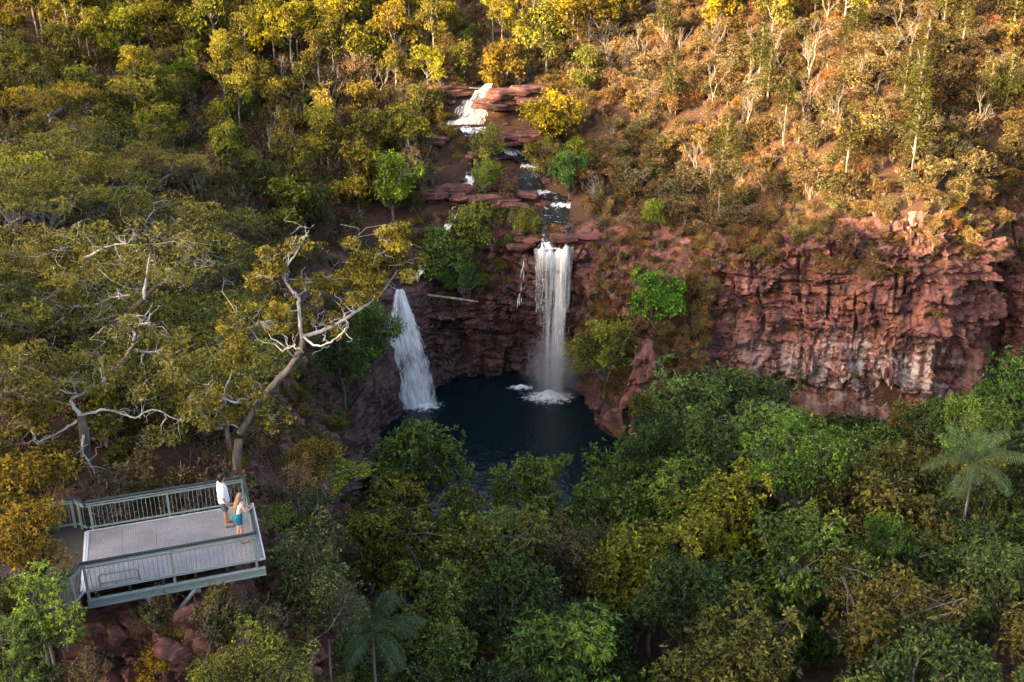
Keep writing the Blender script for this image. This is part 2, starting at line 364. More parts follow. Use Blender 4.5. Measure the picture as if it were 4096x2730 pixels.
X = KS[:, 0:1] + KS[:, 2:3] * s; Y = KS[:, 1:2] + KS[:, 3:4] * s
G = np.stack([X, Y, z], -1)
Nn = nrm(np.cross(np.gradient(G, axis=0), np.gradient(G, axis=1)))
out_dir = np.stack([-KS[:, 2], -KS[:, 3], np.full(len(KS), 0.35)], -1)
Nn = Nn * np.sign((Nn * out_dir[:, None]).sum(-1, keepdims=True) + 1e-9)
Uarc = np.broadcast_to(arc[:, None], z.shape)
wv = 1.6 * fbm(np.stack([Uarc * .08, z * .02, z * 0], -1), 3, 7) + .5 * fbm(np.stack([Uarc * .5, z * .3, z * 0], -1), 3, 8)
def blocks(lh, bw, amp, sd, gap):
    zz = (z + 1.4 * wv) / lh + 1.1 * fbm(np.stack([z * .7, Uarc * .03, z * 0], -1), 2, sd); k = np.floor(zz); fz = zz - k
    off = hsh(k, k * 0, k * 0 + sd, sd)
    uu = (Uarc + .5 * wv + .5 * fbm(np.stack([z * .9, Uarc * .2, z * 0], -1), 2, sd + 9)) / (bw * (0.6 + .9 * off)) + off * 7.3; j = np.floor(uu); fu = uu - j
    v = hsh(k, j, k * 0 + sd, sd + 1) - .5
    jz = np.minimum(fz, 1 - fz) * lh; ju = np.minimum(fu, 1 - fu) * bw
    e = np.minimum(jz, ju)
    lay = hsh(k, k * 0 + 5, k * 0, sd + 3) - .5
    return amp * (v * 1.1 + lay * .9) - gap * np.clip(1 - e / .2, 0, 1)
rough = KS[:, 16:17]
disp = blocks(2.3, 3.4, .85, 11, .45) + blocks(.85, 1.5, .42, 23, .25) + blocks(.36, .8, .16, 31, .06)
vert = fbm(np.stack([Uarc * .30, z * .035, z * 0 + 2], -1), 4, 13); disp = disp + 1.8 * (vert - .5)
crk = np.abs(fbm(np.stack([Uarc * .40 + .25 * wv, z * .07, z * 0 + 5], -1), 3, 17) - .5); disp = disp - .9 * np.clip(1 - crk / .022, 0, 1)
crk2 = np.abs(fbm(np.stack([X * .9, Y * .9, z * .8], -1), 3, 19) - .5); disp = disp - .28 * np.clip(1 - crk2 / .03, 0, 1)
pz_ = np.stack([X + .4 * wv, Y, z], -1); hz_ = (z - KS[:, 10:11]) / np.maximum(KS[:, 14:15] - KS[:, 10:11], 1); bed = np.clip((hz_ - .45) / .25, 0, 1)
tall = 1.0 * facet(pz_, (3.0, 3.0, 4.2), 101) + .5 * facet(pz_, (1.2, 1.2, 5.0), 111); flat_ = .75 * facet(pz_, (3.4, 3.4, 1.3), 121) + .30 * facet(pz_, (1.5, 1.5, .55), 131)
disp = (.35 + .4 * bed) * disp + tall * (1 - .65 * bed) + flat_ * (.35 + .65 * bed) + .10 * facet(pz_, (.6, .6, .35), 161)
disp = disp + .05 * (fbm(np.stack([X, Y, z], -1) * 4.5, 3, 6) - .5)
disp = disp + 1.3 * (fbm(np.stack([X * .22, Y * .22, z * .16], -1), 4, 3) - .5) + .08 * (fbm(np.stack([X, Y, z], -1) * 1.6, 3, 5) - .5)
fadeb = np.clip(fr / .5, .3, 1) * np.clip((5 - fr) / .8, .25, 1)
G = G + Nn * (disp * rough * fadeb)[..., None]
# cap row runs back into the hill
cap = G[:, -1] + np.stack([KS[:, 2] * 2.2, KS[:, 3] * 2.2, np.full(len(KS), -.7)], -1)
G = np.concatenate([G, cap[:, None]], 1)
nr = G.shape[1]; nc = G.shape[0]
wetA = np.concatenate([np.broadcast_to(KS[:, 17:18], z.shape) * np.clip((15 - z) / 6, 0, 1), np.zeros((nc, 1))], 1)
minA = np.concatenate([np.broadcast_to(KS[:, 18:19], z.shape) * np.clip(1.2 - np.abs(z - 5.5) / 4.0, 0, 1), np.zeros((nc, 1))], 1)
WALL_V = G.reshape(-1, 3)
ci = np.arange(nc - 1)[:, None] * nr; ri = np.arange(nr - 1)[None]
WALL_F = np.stack([ci + ri, ci + nr + ri, ci + nr + ri + 1, ci + ri + 1], -1)
def station_col(i): return int(np.argmin(np.abs(KS[:, 0] - K[i, 0]) + np.abs(KS[:, 1] - K[i, 1])))
cuts = [0, station_col(5), station_col(10), station_col(16), station_col(19), nc - 1]
for nm, a, b in zip(('cliff_under_platform', 'cliff_left', 'cliff_behind_pool', 'bank_right', 'cliff_right'), cuts[:-1], cuts[1:]):
    V = G[a:b + 1].reshape(-1, 3); c2 = np.arange(b - a)[:, None] * nr
    F = np.stack([c2 + ri, c2 + nr + ri, c2 + nr + ri + 1, c2 + ri + 1], -1).reshape(-1, 4)
    me = mesh_from(nm, V, F, ROCK, attrs={'wet': wetA[a:b + 1].ravel(), 'mineral': minA[a:b + 1].ravel()})
    tag(obj(nm, me), kind='structure')

def tps(P, vals, lam=0.02):
    P = np.asarray(P, float) / 50.0; n = len(P)
    d = np.linalg.norm(P[:, None] - P[None], axis=-1); A = np.where(d > 0, d * d * np.log(d + 1e-12), 0) + lam * np.eye(n) * .01
    M = np.block([[A, np.ones((n, 1)), P], [np.ones((1, n)), np.zeros((1, 3))], [P.T, np.zeros((2, 3))]])
    w = np.linalg.solve(M, np.concatenate([vals, np.zeros(3)]))
    def f(Q):
        Q = np.asarray(Q, float) / 50.0; r = np.zeros(len(Q))
        for i in range(n):
            dd = np.linalg.norm(Q - P[i], axis=1); r += w[i] * np.where(dd > 0, dd * dd * np.log(dd + 1e-12), 0)
        return r + w[n] + Q @ w[n + 1:]
    return f
top = np.stack([KS[:, 0] + KS[:, 2] * KS[:, 9], KS[:, 1] + KS[:, 3] * KS[:, 9], KS[:, 15]], 1)
base = np.stack([KS[:, 0], KS[:, 1], KS[:, 10]], 1)
selk = [station_col(i) for i in range(len(ST))]
sel = sorted(set(selk + [(a + b) // 2 for a, b in zip(selk[:-1], selk[1:])]))
HI = [(-14, 31, 24.4), (-25, 31, 25), (-45, 32, 27), (-20, 45, 23.2), (-35, 50, 24.2), (-20, 60, 20.8), (-35, 70, 22.6), (-22, 80, 18.6), (-32, 92, 20.5), (-52, 90, 23),
      (-16, 101, 17), (-26, 115, 21), (-40, 126, 25), (-62, 132, 28), (-12, 111, 18.4), (-11, 119, 22), (-20, 141, 27), (-45, 166, 32), (0, 152, 28.5), (-82, 100, 29), (-82, 50, 31),
      (-110, 160, 42), (0, 185, 36), (0, 240, 46), (4.2, 97, 14.7), (4.4, 100, 15.2), (2, 108, 17.2), (0, 112.5, 18.6), (-2, 115.5, 20), (-5, 117.2, 20.5), (-4, 121.4, 24.0), (0, 121.5, 24.2), (3.2, 119.4, 22.6),
      (0, 130, 25), (-4, 106, 16.6), (8.5, 105, 17.5), (10, 112, 21), (12, 101, 16.8), (16, 110, 22.3), (9, 118, 24.4), (25, 97, 20.3), (30, 103, 25.5), (35, 95, 24.8), (34, 104, 28.6), (34, 122, 35), (46, 100, 26),
      (46, 120, 34), (21, 124, 30), (12, 126, 27), (14, 141, 32), (62, 110, 31), (75, 145, 44), (32, 150, 43), (55, 155, 46), (65, 92, 24), (120, 120, 45), (100, 200, 60), (-100, 250, 50), (100, 300, 62), (-60, 15, 30), (-100, 10, 36)]
hiP = np.array([t[:3] for t in top[sel]] + HI); hi_f = tps(hiP[:, :2], hiP[:, 2])
LO = [(5, 60, .3), (16, 60, 1.2), (5, 42, 1.5), (20, 42, 2.5), (32, 62, 2.5), (48, 70, 4.5), (62, 60, 8), (32, 30, 4), (62, 30, 10), (3, 22, 3.5), (-10, 12, 8), (22, 8, 5), (0, 88, -3), (-3, 80, -3), (0, 73, -1.8), (-6, 66, -1.0),
      (3, 66, -1.2), (-2, 63, -.8), (6, 70, -1), (-30, 5, 9), (0, -30, 6), (60, -30, 14), (110, 60, 24), (110, 0, 26), (-40, -40, 16)]
loP = np.array([t[:3] for t in base[sel]] + LO); lo_f = tps(loP[:, :2], loP[:, 2])
QP = np.vstack([top[:, :2], [(130, 70), (130, -120), (-60, -120), (-60, 12)]])
def inside(P, poly):
    x, y = P[:, 0], P[:, 1]; r = np.zeros(len(P), bool); j = len(poly) - 1
    for i in range(len(poly)):
        xi, yi = poly[i]; xj, yj = poly[j]
        if yi != yj:
            r ^= ((yi > y) != (yj > y)) & (x < (xj - xi) * (y - yi) / (yj - yi) + xi)
        j = i
    return r
_qx, _qy = QP[::3, 0], QP[::3, 1]
def in_gorge(x, y):
    xi, yi = _qx, _qy; xj, yj = np.roll(_qx, 1), np.roll(_qy, 1)
    c = ((yi > y) != (yj > y)); return bool((x < (xj[c] - xi[c]) * (y - yi[c]) / (yj[c] - yi[c]) + xi[c]).sum() % 2)
# platform frame (deck near corner, along, across)
PO = np.array([-12.05, 24.15, 24.65]); PYAW = R_(19.2); PU = np.array([math.cos(PYAW), math.sin(PYAW), 0]); PV = np.array([-math.sin(PYAW), math.cos(PYAW), 0]); PZ = np.array([0, 0, 1.0])
PL_, PW_ = 4.96, 3.22
def PT(u, v, w=0.0): return PO + PU * u + PV * v + PZ * w
def shade_ridge(P):  # unseen hill behind the camera, put in to shade the gorge, crest roughened for patches
    d = P @ SUN_AZ; tt = P @ np.array([-SUN_AZ[1], SUN_AZ[0]])
    n = fbm(np.stack([P[:, 0] * .035, P[:, 1] * .035, P[:, 0] * 0], 1), 5, 41) - .5
    return (66.2 + 9 * n + 15 * (fbm(np.stack([tt * .13, d * .02, d * 0], 1), 3, 44) - .5)) * np.exp(-((d + 112) / 42) ** 2)
CREEK_PTS = [[(1.0, 137, 3.0), (0, 130, 3.2), (-2, 125, 3.0), (-3.0, 122.6, 2.2)], [(-3.4, 118.0, 2.4), (-2.6, 116.0, 2.2), (0.2, 114.2, 1.5), (2.4, 111.8, 1.2), (2.2, 109.0, 1.5), (3.0, 106.5, 1.6), (5.0, 104.0, 1.5), (4.6, 101.0, 1.6), (4.5, 98.0, 1.4), (4.2, 95.5, 1.2), (4.0, 93.0, 1.2)],
             [(-3.4, 114.6, 1.0), (-4.3, 110.5, .7), (-4.9, 107.5, .6), (-4.8, 104.6, .65), (-6.0, 101.5, .55), (-8.5, 96.5, .5), (-10.2, 93.0, .5)]]
def creek_cut(P):
    c = np.zeros(len(P))
    near = (np.abs(P[:, 0]) < 14) & (P[:, 1] > 90) & (P[:, 1] < 140); Q = P[near]
    cc = np.zeros(len(Q))
    for L in CREEK_PTS:
        for (x0, y0, w0), (x1, y1, w1) in zip(L[:-1], L[1:]):
            d = np.array([x1 - x0, y1 - y0]); t = np.clip(((Q - [x0, y0]) @ d) / (d @ d), 0, 1); q = np.linalg.norm(Q - [x0, y0] - t[:, None] * d, axis=1)
            cc = np.maximum(cc, .75 * np.exp(-(q / ((w0 + (w1 - w0) * t) * 1.05)) ** 4))
    c[near] = cc; return c
def height(P):
    P = np.asarray(P, float); ins = inside(P, QP)
    h = np.where(ins, lo_f(P), hi_f(P))
    n = fbm(np.stack([P[:, 0] * .11, P[:, 1] * .11, P[:, 0] * 0], 1), 5, 51) - .5
    n2 = fbm(np.stack([P[:, 0] * .5, P[:, 1] * .5, P[:, 0] * 0], 1), 3, 52) - .5
    am = np.where(ins, .5, 1.5)
    h = h + n * am + n2 * .5 - np.where(ins, 0, creek_cut(P))
    far = np.clip((np.hypot(P[:, 0], P[:, 1] - 90) - 150) / 120, 0, 1); h = h * (1 - far) + (38 + 26 * n) * far
    h = np.maximum(h, shade_ridge(P) - 6)
    # level the ground for the path and the platform
    q = P - PO[:2]; u = q @ PU[:2]; v = q @ PV[:2]
    m = np.clip(1 - np.maximum(np.maximum(-12 - u, u - 5.4), np.maximum(-1.3 - v, v - PW_ - 1.0)) / 1.2, 0, 1)
    h = np.where(m > 0, h * (1 - m) + m * np.minimum(h, PO[2] - .28 - .5 * np.clip(u, 0, 9)), h)
    return h
xs = np.concatenate([np.arange(-300, -180, 9), np.arange(-180, -70, 3), np.arange(-70, 72, .75), np.arange(72, 300, 9)]); ys = np.concatenate([np.arange(-210, 8, 3), np.arange(8, 160, .75), np.arange(160, 460, 9)])
gx, gy = np.meshgrid(xs, ys, indexing='ij'); GP = np.stack([gx.ravel(), gy.ravel()], 1); gz = height(GP)
GV = np.column_stack([GP, gz]); ny = len(ys); a = np.arange(len(xs) - 1)[:, None] * ny; b = np.arange(ny - 1)[None]
GF = np.stack([a + b, a + ny + b, a + ny + b + 1, a + b + 1], -1).reshape(-1, 4)
tag(obj('ground', mesh_from('ground', GV, GF, SOIL, smooth=True)), kind='structure')
allV = np.vstack([WALL_V, GV]); allF = np.vstack([WALL_F.reshape(-1, 4), GF + len(WALL_V)])
BVH = BVHTree.FromPolygons([tuple(v) for v in allV.tolist()], allF.tolist())
def hit(px, py):
    d = ray(px, py); h = BVH.ray_cast(Vector(CAM), Vector(d / np.linalg.norm(d)))
    return np.array(h[0]) if h[0] is not None else at(px, py, 120)
def drop(x, y):
    h = BVH.ray_cast(Vector((x, y, 150)), Vector((0, 0, -1)))
    return h[0].z if h[0] is not None else 0.0
# ------------------------------------------------------------------ water
def poly_sheet(name, pts, mat, z=None, step=0.5):
    pts = np.array(pts, float); me = bpy.data.meshes.new(name); bm = bmesh.new()
    vs = [bm.verts.new((p[0], p[1], p[2] if len(p) > 2 else z)) for p in pts]; bm.faces.new(vs); bm.to_mesh(me); bm.free(); me.materials.append(mat)
    return obj(name, me)
tag(poly_sheet('pool', [(-16, 50), (12, 50), (14, 84), (9, 98), (-9, 98), (-14, 90), (-16, 70)], POOL, 0.0), kind='structure')

def fall_sheet(paths, dens, mat_i, MBv):
    """paths: (nu, nv, 3) grid of the falling sheet"""
    nu, nv = paths.shape[:2]; i = np.arange(nu - 1)[:, None] * nv; j = np.arange(nv - 1)[None]
    F = np.stack([i + j, i + nv + j, i + nv + j + 1, i + j + 1], -1).reshape(-1, 4)
    uu, vv = np.meshgrid(np.linspace(0, 1, nu), np.linspace(0, 1, nv), indexing='ij')
    MBv['V'].append(paths.reshape(-1, 3)); MBv['F'].append(F + MBv['n']); MBv['n'] += nu * nv; MBv['M'].append(np.full(len(F), mat_i))
    MBv['uv'].append(np.stack([uu, vv, uu * 0], -1).reshape(-1, 3)); MBv['d'].append(dens(uu, vv).ravel())
def fall_object(name, B, mats, label):
    me = mesh_from(name, np.concatenate(B['V']), np.concatenate(B['F']), mats, np.concatenate(B['M']), smooth=True,
                   attrs={'dens': np.concatenate(B['d'])})
    at_ = me.attributes.new('uvw', 'FLOAT_VECTOR', 'POINT'); at_.data.foreach_set('vector', np.concatenate(B['uv']).astype(np.float32).ravel())
    return tag(obj(name, me), label, kind='structure')
def newB(): return {'V': [], 'F': [], 'n': 0, 'M': [], 'uv': [], 'd': []}
def strands(B, fn, n, seed, w0, w1, mi, lmin=.05, lmax=.3, u01=(0, 1), vmax=1.0):
    """short ropes and drops of white water that follow the sheet"""
    r = rngs(seed)
    for k in range(n):
        u = u01[0] + (u01[1] - u01[0]) * r.random(); v0 = r.random() ** 0.8 * vmax * .95; v1 = min(vmax, v0 + lmin + (lmax - lmin) * r.random()); q = 7
        v = np.linspace(v0, v1, q); du = .012 * np.cumsum(r.normal(size=q)) * .35
        P = fn(u + du, v); w = (w0 + (w1 - w0) * r.random()) * np.sin(np.linspace(.15, math.pi - .1, q))
        P = P + r.normal(size=3) * .06
        V = np.stack([P - np.array([1, 0, 0]) * w[:, None], P + np.array([1, .15, 0]) * w[:, None]], 1).reshape(-1, 3)
        i = np.arange(q - 1)[:, None] * 2; F = np.concatenate([i, i + 1, i + 3, i + 2], 1)
        B['V'].append(V); B['F'].append(F + B['n']); B['n'] += len(V); B['M'].append(np.full(len(F), mi))
        B['uv'].append(np.zeros((len(V), 3))); B['d'].append(np.ones(len(V)))

# right hand fall: free fall from a lip
LX0, LX1, LY, LZ = 2.05, 5.75, 91.3, 13.75
def right_fall(u, v, back=0.0, spread=1.0):
    u = np.asarray(u, float); v = np.asarray(v, float)
    x = LX0 + (LX1 - LX0) * u; c = (LX0 + LX1) / 2
    dz = v ** 1.25; x = c + (x - c) * (1 - .10 * dz * spread) - .25 * dz
    h = LZ + .22 * np.sin(u * 9) + .16 * np.sin(u * 31 + 1) + .25 * (u - .5) - .1
    zz = h + .25 - (h + .3) * dz; fwd = 1.5 * np.sqrt(np.clip(dz, 0, 1))
    y = LY + .7 - fwd + back + .25 * np.sin(u * 14 + back * 5) - 1.4 * np.clip(.06 - v, 0, 1) * -6
    return np.stack([x + 0 * y, y, zz], -1)
B = newB()
def dens_r(u, v):
    base = .36 + .42 * np.exp(-((u - .66) / .12) ** 2) + .30 * np.exp(-((u - .12) / .09) ** 2) * (1 - v * .8) + .20 * np.exp(-((u - .40) / .07) ** 2) * (1 - .5 * v) + .16 * np.exp(-((u - .88) / .06) ** 2)
    top_ = .34 * np.clip(1 - v / .22, 0, 1) + .16 * np.clip((v - .7) / .3, 0, 1) * np.exp(-((u - .6) / .3) ** 2); ew = .06 + .16 * vnoise(np.stack([v * 5, u * 0 + 3, u * 0], -1), 4); edge = -.5 * np.clip(1 - np.minimum(u, 1 - u) / ew, 0, 1)
    left_thin = -.30 * np.clip((.42 - u) / .3, 0, 1) * np.clip(v * 1.6, 0, 1)
    return base + top_ + edge + left_thin
for bk, mi in ((0.0, 0), (0.35, 1), (-0.25, 1)):
    uu, vv = np.meshgrid(np.linspace(0, 1, 40), np.linspace(0, 1, 60), indexing='ij')
    fall_sheet(right_fall(uu, vv, bk) + .12 * (fbm(np.stack([uu * 14, vv * 5, uu * 0 + bk * 9], -1), 3, 61) - .5)[..., None], dens_r, mi, B)
strands(B, lambda u, v: right_fall(u, v, .05), 70, 5, .005, .014, 2, .02, .07)
strands(B, lambda u, v: right_fall(.68 + (u - .5) * .28, v, -.1), 70, 6, .006, .02, 2, .02, .08)
strands(B, lambda u, v: right_fall(.2 + (u - .5) * .35, v, -.1), 30, 7, .006, .016, 2, .02, .08, vmax=.5)
fall_object('waterfall', B, [FALL_A, FALL_B, STRAND], 'tall white waterfall dropping freely from a ledge into the dark pool')
# thin trickle beside it
B = newB()
def trickle(u, v):
    x = 1.25 - .55 * np.sqrt(np.clip(v, 0, 1)) + (np.asarray(u) - .5) * .35; zz = 13.1 - 5.2 * v; y = 93.6 - .9 * np.sqrt(np.clip(v, 0, 1)) + 0 * x
    return np.stack([x, y, zz + 0 * x], -1)
uu, vv = np.meshgrid(np.linspace(0, 1, 6), np.linspace(0, 1, 30), indexing='ij')
fall_sheet(trickle(uu, vv), lambda u, v: .45 - .3 * v, 0, B); strands(B, trickle, 16, 9, .01, .03, 2, .05, .2)
fall_object('waterfall_trickle', B, [FALL_B, FALL_B, STRAND], 'thin white trickle of water left of the tall waterfall')

# left hand fall: fans out down a sloping face
def left_edge(v): return np.interp(v, [0, .12, .35, .5, .75, 1], [-10.95, -11.2, -12.0, -11.9, -11.3, -10.4])
def right_edge(v): return np.interp(v, [0, .12, .35, .5, .75, 1], [-10.2, -9.7, -8.5, -7.9, -7.3, -7.1])
def left_fall(u, v, back=0.0):
    u = np.asarray(u, float); v = np.asarray(v, float)
    x = left_edge(v) + (right_edge(v) - left_edge(v)) * u; zz = 10.2 * (1 - v) + .05 + 0 * u
    y = 91.4 - 3.7 * v - .45 * np.sin(v * math.pi) + back - 1.6 * u * v * 0 + (1 - u) * -1.0 * v
    return np.stack([x, y, zz], -1)
B = newB()
def dens_l(u, v):
    return .66 + .36 * np.clip(1 - v / .25, 0, 1) + .22 * np.clip((v - .7) / .3, 0, 1) - .45 * np.clip(1 - np.minimum(u, 1 - u) / (.08 + .16 * vnoise(np.stack([v * 6, u * 0 + 3, u * 0], -1), 4)), 0, 1) + .12 * np.sin(u * 9 + v * 3) + .7 * (fbm(np.stack([u * 5 + 2 * v, v * 9, u * 0], -1), 3, 77) - .5)
for bk, mi in ((0.0, 0), (0.3, 1), (-0.25, 1)):
    uu, vv = np.meshgrid(np.linspace(0, 1, 40), np.linspace(0, 1, 60), indexing='ij')
    fall_sheet(left_fall(uu, vv, bk) + np.array([.0, .5, .0]) * (fbm(np.stack([uu * 9, vv * 9, uu * 0 + bk * 9], -1), 3, 63) - .5)[..., None], dens_l, mi, B)
strands(B, lambda u, v: left_fall(u, v, -.2), 90, 15, .006, .02, 2, .01, .05)
fall_object('waterfall', B, [FALL_C, FALL_B, STRAND], 'white waterfall fanning out down the dark rock at the pool\'s left end')

# foam where the falls strike
def foam(cx, cy, rx, ry, label, k):
    B = newB(); uu, vv = np.meshgrid(np.linspace(0, 1, 40), np.linspace(0.02, 1, 14), indexing='ij')
    a = uu * 2 * math.pi; P = np.stack([cx + rx * vv * np.cos(a), cy + ry * vv * np.sin(a), .03 + (.34 if k > 72 else .75) * np.exp(-(vv / .3) ** 2) + .08 * fbm(np.stack([np.cos(a) * 3 * vv, np.sin(a) * 3 * vv, vv * 0], -1) * 2, 3, k)], -1)
    P[-1] = P[0]
    fall_sheet(P, lambda u, v: 1.2 - 1.1 * v if k != 74 else .62 - .5 * v, 0, B)
    B['uv'][-1] = (P.reshape(-1, 3) - [cx, cy, 0]) * .25
    fall_object('foam', B, [FOAM], label)
foam(3.6, 89.4, 3.4, 2.2, 'white foam where the tall waterfall strikes the pool', 71)
foam(-8.6, 87.6, 2.6, 1.9, 'white foam at the foot of the fanning waterfall', 72)
foam(.9, 91.6, 1.8, .8, 'faint foam patch on the pool below the trickle', 73)

# stream above the falls, upper cascade
def ribbon(name, pts, mat, lift=.06, label=None, rapids=()):
    """pts: (x, y, half width); draped on the terrain, never running uphill"""
    P = np.array(pts, float); t = np.linspace(0, len(P) - 1, (len(P) - 1) * 10 + 1); Q = np.stack([np.interp(t, np.arange(len(P)), P[:, k]) for k in range(3)], 1)
    T = nrm(np.gradient(Q[:, :2], axis=0)); Nw = np.stack([-T[:, 1], T[:, 0]], 1)
    zc = np.array([np.median([drop(q[0] + n[0] * q[2] * a, q[1] + n[1] * q[2] * a) for a in (-.4, -.2, 0, .2, .4)]) for q, n in zip(Q, Nw)]) + lift
    zc = np.convolve(np.pad(zc, 3, 'edge'), np.ones(7) / 7, 'valid')
    zc = np.minimum.accumulate(zc)
    nu = 9; V = []
    for q, n, zz in zip(Q, Nw, zc):
        for a in np.linspace(-1, 1, nu): V.append((q[0] + n[0] * q[2] * a, q[1] + n[1] * q[2] * a, zz))
    V = np.array(V); V[:, 2] += .05 * (vnoise(V * 2.2) - .5); i = np.arange(len(Q) - 1)[:, None] * nu; j = np.arange(nu - 1)[None]
    F = np.stack([i + j, i + j + 1, i + nu + j + 1, i + nu + j], -1).reshape(-1, 4)
    return tag(obj(name, mesh_from(name, V, F, mat, smooth=True, attrs={'foam': np.repeat(np.max([np.exp(-((t - a_) / w_) ** 2) for a_, w_ in rapids] + [t * 0], axis=0), nu)})), label, kind='structure'), Q, zc
wide = lambda L, k=1.12: [(x, y, w * k) for x, y, w in L]
ribbon('creek', wide(CREEK_PTS[1]), CREEK, .27, rapids=((0.1, .3), (2.1, .25), (3.2, .2), (5.2, .2), (6.4, .15), (9.2, .3), (10, .25)))
ribbon('creek_side_channel', wide(CREEK_PTS[2]), CREEK, .26, rapids=((1.6, .5), (2.5, .4), (4.4, .4), (5.5, .4)))
ribbon('creek_upper_pool', wide(CREEK_PTS[0], 1.2), CREEK, .40, rapids=((3, .2),))
def cascade(u, v, x0, x1, w, y0, z0, z1, dy):
    u = np.asarray(u, float); v = np.asarray(v, float)
    x = x0 + (x1 - x0) * v + (u - .5) * w * (.7 + .5 * v); st_ = .18 * np.sin(v * 11 + u * 3)
    return np.stack([x, y0 - dy * v + st_ * .5 + 0 * u, z0 + (z1 - z0) * (v + .06 * np.sin(v * 12)) + 0 * u], -1)
B = newB()
CAS = [(-3.4, -4.9, 3.0, 121.2, 24.25, 20.75, 3.0, 180, .50), (-5.2, -6.7, 1.6, 120.6, 23.2, 20.75, 2.4, 70, .46), (-1.4, -1.6, 1.9, 120.2, 22.9, 20.8, 1.8, 60, .30), (-2.7, -3.2, 1.3, 122.0, 24.9, 24.2, .9, 20, .6)]
for x0, x1, w, y0, z0, z1, dy, ns, de in CAS:
    fn = lambda u, v, a=(x0, x1, w, y0, z0, z1, dy): cascade(u, v, *a)
    for bk in (0, .2):
        uu, vv = np.meshgrid(np.linspace(0, 1, 26), np.linspace(0, 1, 30), indexing='ij')
        fall_sheet(fn(uu, vv) + [0, bk - .15, .15], lambda u, v, de=de: de + .2 * np.clip((v - .75) / .25, 0, 1) - .3 * np.clip(1 - np.minimum(u, 1 - u) / .1, 0, 1), 0 if bk else 1, B)
    strands(B, lambda u, v: fn(u, v) + np.array([0, -.15, .15]), ns // 4, int(w * 10), .02, .05, 2, .05, .25)
fall_object('waterfall_cascade', B, [FALL_C, FALL_B, STRAND], 'small white cascade over red ledges upstream of the two falls')
foam(-5.2, 117.6, 2.6, .7, 'white foam below the upper cascade', 74)
bpy.data.objects['foam.003'].location.z = 20.55

# spray hanging round the foot of the tall fall
t = NT('spray'); tc = t.n('ShaderNodeTexCoord'); gr = t.n('ShaderNodeTexGradient', gradient_type='SPHERICAL'); t.l(tc.outputs['Object'], gr.inputs[0])
nz = t.noise(tc.outputs['Object'], 2.6, 3, .6); de = t.math('MULTIPLY', t.math('POWER', gr.outputs[1], 1.5), t.math('MULTIPLY_ADD', nz, 1.6, -.3), clamp=True)
pv = t.n('ShaderNodeVolumePrincipled'); pv.inputs['Color'].default_value = (.95, .97, 1, 1); t.l(t.math('MULTIPLY', de, .9), pv.inputs['Density']); t.l(pv.outputs[0], t.out.inputs['Volume'])
m = MB(); m.loft(blob_rings := [np.stack([math.sin(q) * np.cos(np.arange(20) * math.pi / 10), math.sin(q) * np.sin(np.arange(20) * math.pi / 10), np.full(20, -math.cos(q))], 1) for q in np.linspace(.05, math.pi - .05, 12)])
tag(obj('spray', m.mesh('spray', t.m, True), None, (3.9, 89.6, 2.6), (3.4, 2.4, 5.0)), 'white spray hanging at the foot of the tall waterfall', kind='stuff')
# ------------------------------------------------------------------ viewing platform
STEEL = plain('green_painted_steel', (0.185, 0.245, 0.24), 0.5, 0.10, 5.0)
DARKRAIL = plain('dark_rail', (0.022, 0.03, 0.034), 0.35, 0.15, 5.0)
def deck_material(plat):
    t = NT('slotted_deck'); tc = t.n('ShaderNodeTexCoord'); tc.object = plat; v = tc.outputs['Object']
    b = t.n('ShaderNodeTexBrick'); t.l(v, b.inputs['Vector']); b.offset = .5
    b.inputs['Color1'].default_value = (.10, .085, .10, 1); b.inputs['Color2'].default_value = (.14, .12, .135, 1); b.inputs['Mortar'].default_value = (1, 1, 1, 1)
    b.inputs['Scale'].default_value = 1; b.inputs['Mortar Size'].default_value = .0145; b.inputs['Mortar Smooth'].default_value = .1; b.inputs['Brick Width'].default_value = .10; b.inputs['Row Height'].default_value = .054
    n = t.noise(t.pos(), 1.1, 4, .7); base = t.ramp(n, [(.3, (.24, .23, .25)), (.7, (.39, .38, .405))])
    c = t.mix(1.0, base, b.outputs[0], 'MULTIPLY')
    return t.done(t.pbsdf(c, .55, None, .4))
ALU = plain('bare_aluminium_edge', (0.55, 0.56, 0.58), 0.4, 0.1, 4.0)
CONC = plain('path_concrete', (0.045, 0.035, 0.033), 0.95, 0.35, 2.5, bump=.6)
plat = empty('viewing_platform', PT(0, 0, 0), PYAW)
tag(plat, 'green steel viewing platform with slotted grey deck jutting over the cliff', 'platform')
DECK = deck_material(plat)
def pobj(name, mb, mat, parent=plat): return obj(name, mb.mesh(name, mat), parent)
npan = 5; pw = PL_ / npan
for k in range(npan):                       # deck panels
    m = MB(); m.box((pw / 2, PW_ / 2, -.02), (pw / 2 - .003, PW_ / 2, .02)); o = pobj('deck_panel', m, DECK); o.location = (k * pw, 0, 0)
for c, h in (((-.07, PW_ / 2, -.005), (.035, PW_ / 2, .03)), ((.0, PW_ / 2, .005), (.025, PW_ / 2, .012)), ((PL_ + .03, PW_ / 2, -.01), (.022, PW_ / 2 + .02, .035)), ((PL_ / 2, -.03, -.015), (PL_ / 2 + .05, .02, .03)), ((PL_ / 2, PW_ + .03, -.015), (PL_ / 2 + .05, .02, .03))):
    m = MB(); m.box(c, h); pobj('edge_strip', m, ALU)
